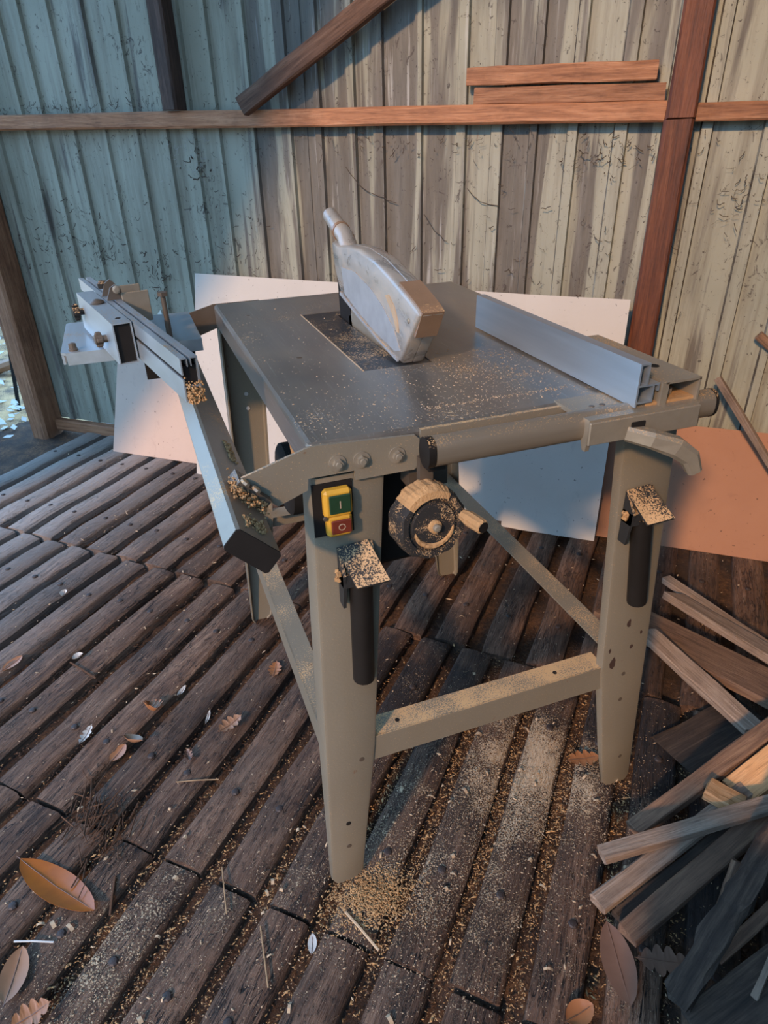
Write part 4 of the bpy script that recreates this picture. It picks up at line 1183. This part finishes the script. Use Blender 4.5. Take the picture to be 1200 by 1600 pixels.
leaf((905, 1585), .004, .05, .035, .1, M['leaf_brown'], 'oval', 'tan broken leaf at the bottom edge, right of centre', .3)
leaf((295, 1182), .006, .035, .02, 1.7, M['leaf_dark'], 'oak', 'small dark crumpled leaf on a plank, left of centre', .6)
leaf((20, 1038), -.002, .06, .03, .8, M['leaf_brown'], 'oval', 'rusty leaf in the gap at the left edge', .2)
leaf((488, 1475), -.006, .032, .015, 1.25, M['leaf_grey'], 'oval', 'tan wood chip shaped scrap in a gap below the left foot', .1)
leaf((35, 316), 0, .001, .001, 0, M['leaf_dark'], 'oval', 'x') if False else None

# straw and twigs
def twig(p, z0, q, z1, r, m, label, name='straw'):
    P0 = at(*p, z0); P1 = at(*q, z1); mid = (P0 + P1) / 2 + Vector((0, 0, .002))
    return tag(MB().tube([P0, mid, P1], r, 6).obj(name, m), label, 'twig')
twig((22, 1471), .004, (84, 1472), .004, .0016, M['leaf_grey'], 'white straw on the planks at the lower left edge')
twig((347, 1355), .004, (354, 1428), .004, .0013, M['straw'], 'pale straw lying across a joint left of the front foot')
twig((407, 1447), .003, (419, 1543), .003, .0015, M['straw'], 'long thin straw in the foreground left of the front foot')
twig((540, 1425), .005, (592, 1485), .004, .0024, M['palechips'], 'dusty splinter beside the front foot', 'splinter')
twig((110, 1035), .004, (150, 1060), .004, .0025, M['browndebris'], 'brown curled twig below the white leaf scrap, left')
twig((180, 1370), .003, (172, 1430), .0, .0025, M['browndebris'], 'thin brown twig beside the orange oval leaf')
twig((275, 1222), .003, (342, 1218), .003, .0013, M['straw'], 'thin orange straw crossing a gap, left of centre')
rnd = random.Random(11); mb = MB()
for i in range(90):
    c0 = at(120 + rnd.gauss(25, 26), 1300 + rnd.gauss(0, 32), rnd.uniform(.0, .02))
    a = rnd.gauss(TH + .35, .4); L = rnd.uniform(.015, .06); d = Vector((math.cos(a), math.sin(a), rnd.uniform(-.1, .25)))
    mb.tube([c0, c0 + d * L], rnd.uniform(.0007, .0018), 4)
tag(mb.obj('straw_bundle', M['browndebris']), 'tangle of broken dark straw beside the orange oval leaf', 'straw', kind='stuff')

# ------------------------------------------------------------------ loose sawdust and debris (nobody could count it)
def grains(n, fn, s0, s1, name, m, label, seed, flat=.5, elong=1.8):
    rnd = random.Random(seed); vs = []; fs = []
    for i in range(n):
        r = fn(rnd)
        if r is None: continue
        p = r; s = rnd.uniform(s0, s1) * (1 if rnd.random() < .9 else 1.8)
        a = rnd.uniform(0, 2 * PI); e = Vector((math.cos(a), math.sin(a), rnd.uniform(-.3, .3))) * s * rnd.uniform(1, elong); f = Vector((-math.sin(a), math.cos(a), rnd.uniform(-.3, .3))) * s * .7
        o = len(vs)
        vs += [p + e, p + f, p - e * .8, p - f, p + Vector((0, 0, s * flat))]
        fs += [[o, o + 1, o + 4], [o + 1, o + 2, o + 4], [o + 2, o + 3, o + 4], [o + 3, o, o + 4], [o + 3, o + 2, o + 1, o]]
    ob = MB(); ob.v = vs; ob.f = fs
    me = bpy.data.meshes.new(name); me.from_pydata([tuple(v) for v in vs], [], fs); me.materials.append(m)
    o = bpy.data.objects.new(name, me); COL.objects.link(o)
    return tag(o, label, 'debris', kind='stuff')
SPOTS = [(.10, -.02, .09, 3), (.42, .12, .10, 5), (.50, .02, .08, 3), (.30, .0, .11, 3), (.16, -.18, .16, 3), (-.46, -.03, .08, 2.2), (-.30, .05, .14, 1.6), (.34, .32, .16, 1.5), (.02, -.05, .10, 2), (-.1, .2, .3, .8), (.7, -.1, .1, .5), (-.02, .55, .3, .6)]
TOTW = sum(s[3] for s in SPOTS)
def on_floor(rnd):
    w = rnd.uniform(0, TOTW)
    for s in SPOTS:
        w -= s[3]
        if w <= 0: break
    x = rnd.gauss(s[0], s[2]); y = rnd.gauss(s[1], s[2])
    v = Vector((x, y, 0)).dot(PV); 
    k = (v - .01) / PITCH_A; f = abs(k - round(k)) * PITCH_A
    z = .0015 if f > .016 else -.02
    return Vector((x, y, z))
grains(15000, on_floor, .0005, .0012, 'scattered_sawdust', M['palechips'], 'fine pale sawdust scattered over the planks below the saw', 21)
def in_gaps(rnd):
    if rnd.random() < .7: k = rnd.randint(-7, 9); a = rnd.uniform(-.62, .68); v = .01 + k * PITCH_A
    else: k = rnd.randint(-12, 8); a = rnd.uniform(.68, 1.5); v = 1.06 + k * PITCH_B
    v += rnd.gauss(0, .010)
    p = fl(a, v, rnd.uniform(-.028, -.010))
    return p if visible(p, 0) and p.dot(ND) < 1.5 else None
grains(15000, in_gaps, .0007, .0024, 'gap_chips', M['browndebris'], 'brown chips and leaf crumbs packed in the gaps between planks', 22, .4, 2.2)
def gaps_warm(rnd):
    s = SPOTS[rnd.randrange(7)]
    x = rnd.gauss(s[0], .2); y = rnd.gauss(s[1], .2); p0 = Vector((x, y, 0)); a = p0.dot(PU); v = p0.dot(PV)
    k = round((v - .01) / PITCH_A); v = .01 + k * PITCH_A + rnd.gauss(0, .009)
    return fl(a, v, rnd.uniform(-.022, -.006))
grains(6000, gaps_warm, .0006, .0020, 'gap_sawdust', M['sawdust'], 'orange sawdust and shavings fallen into the gaps under the saw', 23, .5, 2.4)
def on_table(rnd):
    if rnd.random() < .12: x = rnd.uniform(.17, .385); y = .052 + rnd.gauss(0, .0035)
    elif rnd.random() < .4: x = rnd.gauss(.30, .07); y = rnd.gauss(.16, .05)
    elif rnd.random() < .6: x = rnd.uniform(.02, .54); y = abs(rnd.gauss(.0, .10)) + .012
    else: x = rnd.uniform(.01, .40); y = rnd.uniform(.02, .7)
    if not (.01 < x < .405 and .01 < y < .78): return None
    if IX0 - .003 < x < IX1 + .003 and IY0 - .004 < y < IY1: z = H - .001
    else: z = H
    if .205 < x < .256 and y > .16 and y < .60: return None
    return Vector((x, y, z + .0002))
grains(2600, on_table, .0004, .0011, 'tabletop_sawdust', M['palechips'], 'fine sawdust strewn over the steel tabletop', 24)
def foot_heap(rnd):
    x = rnd.gauss(.035, .035); y = rnd.gauss(-.045, .026)
    h = .010 * math.exp(-((x - .035) ** 2 + (y + .045) ** 2) / .0016)
    return Vector((x, y, .001 + rnd.uniform(0, 1) * h))
grains(2600, foot_heap, .0009, .0020, 'sawdust_heap', M['sawdust'], 'orange sawdust heaped against the left front foot', 25)
def twigs_floor(rnd):
    p = fl(rnd.uniform(-.6, 1.4), rnd.uniform(-.7, 1.9), .001)
    return p if visible(p, 0) and p.dot(ND) < 1.5 and p.dot(SD) > -2.1 else None
grains(1900, twigs_floor, .0007, .0026, 'floor_litter', M['palechips'], 'small pale crumbs littering the planks', 26, .5, 2.6)
# curled shavings caught here and there
rnd = random.Random(31); mb = MB()
for i in range(80):
    s = SPOTS[rnd.randrange(len(SPOTS))]
    c0 = Vector((rnd.gauss(s[0], s[2] * 1.4), rnd.gauss(s[1], s[2] * 1.4), .003)); a = rnd.uniform(0, 6.3); L = rnd.uniform(.005, .018)
    d = Vector((math.cos(a), math.sin(a), 0)); w = Vector((-d.y, d.x, 0)) * rnd.uniform(.0012, .0035)
    pts = [c0 + d * L * t + Vector((0, 0, .004 * math.sin(PI * t))) for t in (0, .33, .66, 1)]
    mb.loft([[p - w, p + w, p + w + Vector((0, 0, .0006)), p - w + Vector((0, 0, .0006))] for p in pts])
tag(mb.obj('wood_shavings', M['palechips']), 'curled pale shavings lying among the sawdust on the planks', 'shavings', kind='stuff')

# sawdust lumps on the beam and tongue
rnd = random.Random(5); mb = MB()
for i in range(420):
    f_ = rnd.uniform(.15, 1.0); p = A_ + (B_ - A_) * f_ + nv * rnd.uniform(.0, .010) + Vector((0, -.020 + rnd.gauss(0, .012), 0))
    mb.box(p, (rnd.uniform(.001, .0035), rnd.uniform(.001, .003), rnd.uniform(.0008, .0025)), Matrix.Rotation(rnd.uniform(0, 3), 3, Vector((rnd.random(), rnd.random(), 1))))
for i in range(110):
    p = A_ + (B_ - A_) * rnd.uniform(.25, .75) + nv * .001 + Vector((0, -.085 + rnd.gauss(0, .008), 0)); mb.box(p, (rnd.uniform(.001, .003),) * 3, Matrix.Rotation(rnd.uniform(0, 3), 3, Vector((1, rnd.random(), 1))))
for i in range(170):
    p = A_ + (B_ - A_) * rnd.uniform(.55, .75) + nv * .001 + Vector((0, rnd.uniform(.09, .155), 0)); mb.box(p, (rnd.uniform(.001, .0025),) * 3, Matrix.Rotation(rnd.uniform(0, 3), 3, Vector((1, rnd.random(), 1))))
tag(mb.obj('beam_sawdust', M['sawdust']), 'orange sawdust caked on the tilted arm beam and its hinge', 'sawdust', kind='stuff')

# ------------------------------------------------------------------ cobwebs with dirt on the wall
def web(cx_, cz_, n, spread, drop, m, label, r=.0006, seed=1, off=1.575):
    rnd = random.Random(seed); mb = MB()
    for i in range(n):
        s0 = cx_ + rnd.gauss(0, spread); z0 = cz_ + rnd.gauss(0, drop)
        a = rnd.uniform(0, 2 * PI); L = rnd.uniform(.004, .028); pts = []
        o_ = off + rnd.uniform(-.012, .012)
        for t_ in range(5):
            pts.append(wp(s0 + math.cos(a) * L * t_ / 4 + rnd.gauss(0, .0015), o_, z0 + math.sin(a) * L * t_ / 4 - .003 * math.sin(PI * t_ / 4) + rnd.gauss(0, .0015)))
        mb.tube(pts, r * rnd.uniform(.3, 1.3), 4)
    return tag(mb.obj('cobweb', m), label, 'cobweb', kind='stuff')
web(-1.17, 1.10, 70, .05, .035, M['web'], 'pale cobweb hanging under the girt below the stub post', .0005, 1)
web(-1.15, 1.075, 22, .02, .03, M['webdirt'], 'dark dirt clot in the cobweb under the girt', .0018, 2)
web(-1.72, .80, 150, .16, .075, M['webdirt'], 'dirty web and leaf crumbs on the blue-lit cladding at the left', .0012, 3)
web(-1.40, .70, 60, .05, .07, M['webdirt'], 'dark debris clinging to a cladding rib, left of centre', .0014, 4)
web(-1.65, 1.255, 90, .28, .006, M['webdirt'], 'line of dirt and web along the top of the girt, left', .001, 5, 1.57)
web(.20, 1.09, 60, .06, .03, M['webdirt'], 'dark web clot under the girt beside the red-brown post', .001, 6)
web(-.30, 1.12, 120, .5, .025, M['webdirt'], 'dirty web strands under the long girt', .0008, 7)
web(.02, .85, 70, .25, .13, M['webdirt'], 'thin dirt-laden strands on the cladding above the fence', .0009, 8)
web(.56, .98, 50, .06, .05, M['webdirt'], 'wispy web strands on the cladding right of the post', .0008, 9)
web(-1.0, .80, 60, .14, .12, M['webdirt'], 'dirt flecks on the cladding ribs above the white board', .0011, 10)
def strand(pts, r, label, seed):
    rnd = random.Random(seed)
    P = [wp(s, 1.583, z) for s, z in pts]; Q = []
    for i in range(len(P) - 1):
        for t_ in range(4): Q.append(P[i].lerp(P[i + 1], t_ / 4) + Vector((rnd.gauss(0, .001), 0, rnd.gauss(0, .002))))
    Q.append(P[-1])
    return tag(MB().tube(Q, r, 5).obj('dirty_strand', M['webdirt']), label, 'cobweb')
strand([(-.60, 1.06), (-.54, 1.0), (-.47, .97), (-.43, .96)], .0011, 'dark drooping strand on the cladding above the guard nozzle', 1)
strand([(-.34, .93), (-.30, .88), (-.26, .85)], .0010, 'dark slanting strand on the cladding right of the guard', 2)
strand([(-.20, 1.00), (-.16, .965), (-.10, .955)], .0012, 'short dark strand on the cladding below the short boards', 3)

# ------------------------------------------------------------------ outside the open end
pole = MB().tube([wp(-2.62, 2.0, .95), wp(-2.475, 1.70, -.06)], .010, 8).obj('iron_rod', M['dark'])
tag(pole, 'dark thin rod leaning outside the open side at the left edge', 'rod')
tr = MB().tube([wp(-3.75, 2.9, -.1), wp(-3.70, 2.95, .5), wp(-3.85, 3.05, 1.3), wp(-3.8, 3.1, 3.4)], .16, 14, .10).obj('tree_trunk', M['bark'], smooth=True)
tag(tr, 'tree trunk standing outside beyond the open side', 'tree')
rl = MB().tube([wp(-3.05, 2.0, .02), wp(-2.80, 2.1, .10), wp(-2.6, 2.25, .06)], .035, 8, .02).obj('fallen_branch', M['leaf_pink'])
tag(rl, 'pale fallen branch on the ground outside, left edge', 'branch')
rnd = random.Random(77); mb = MB()
for i in range(1500):
    s = rnd.uniform(-4.2, -2.25); o_ = rnd.uniform(.9, 4.2); p = wp(s, o_, .0 + max(0, (-s - 2.6) * .12) + max(0, (o_ - 2.6) * .12) + rnd.uniform(-.03, .03))
    a = rnd.uniform(0, 6.3); e = Vector((math.cos(a), math.sin(a), rnd.uniform(-.4, .4))) * rnd.uniform(.015, .04); f = Vector((-math.sin(a), math.cos(a), rnd.uniform(-.4, .4))) * rnd.uniform(.01, .02)
    mb.prism([p + e, p + f, p - e, p - f], (0, 0, .001))
tag(mb.obj('leaf_litter', M['leaf_grey']), 'pale dry leaf litter covering the ground outside the open side', 'leaf litter', kind='stuff')
o = timber('door_board', wp(-2.50, 1.36, .004), wp(-2.33, 1.42, .010), .05, .012, M['leaf_pink'])
tag(o, 'small pale wood scrap on the threshold at the left', 'scrap wood')
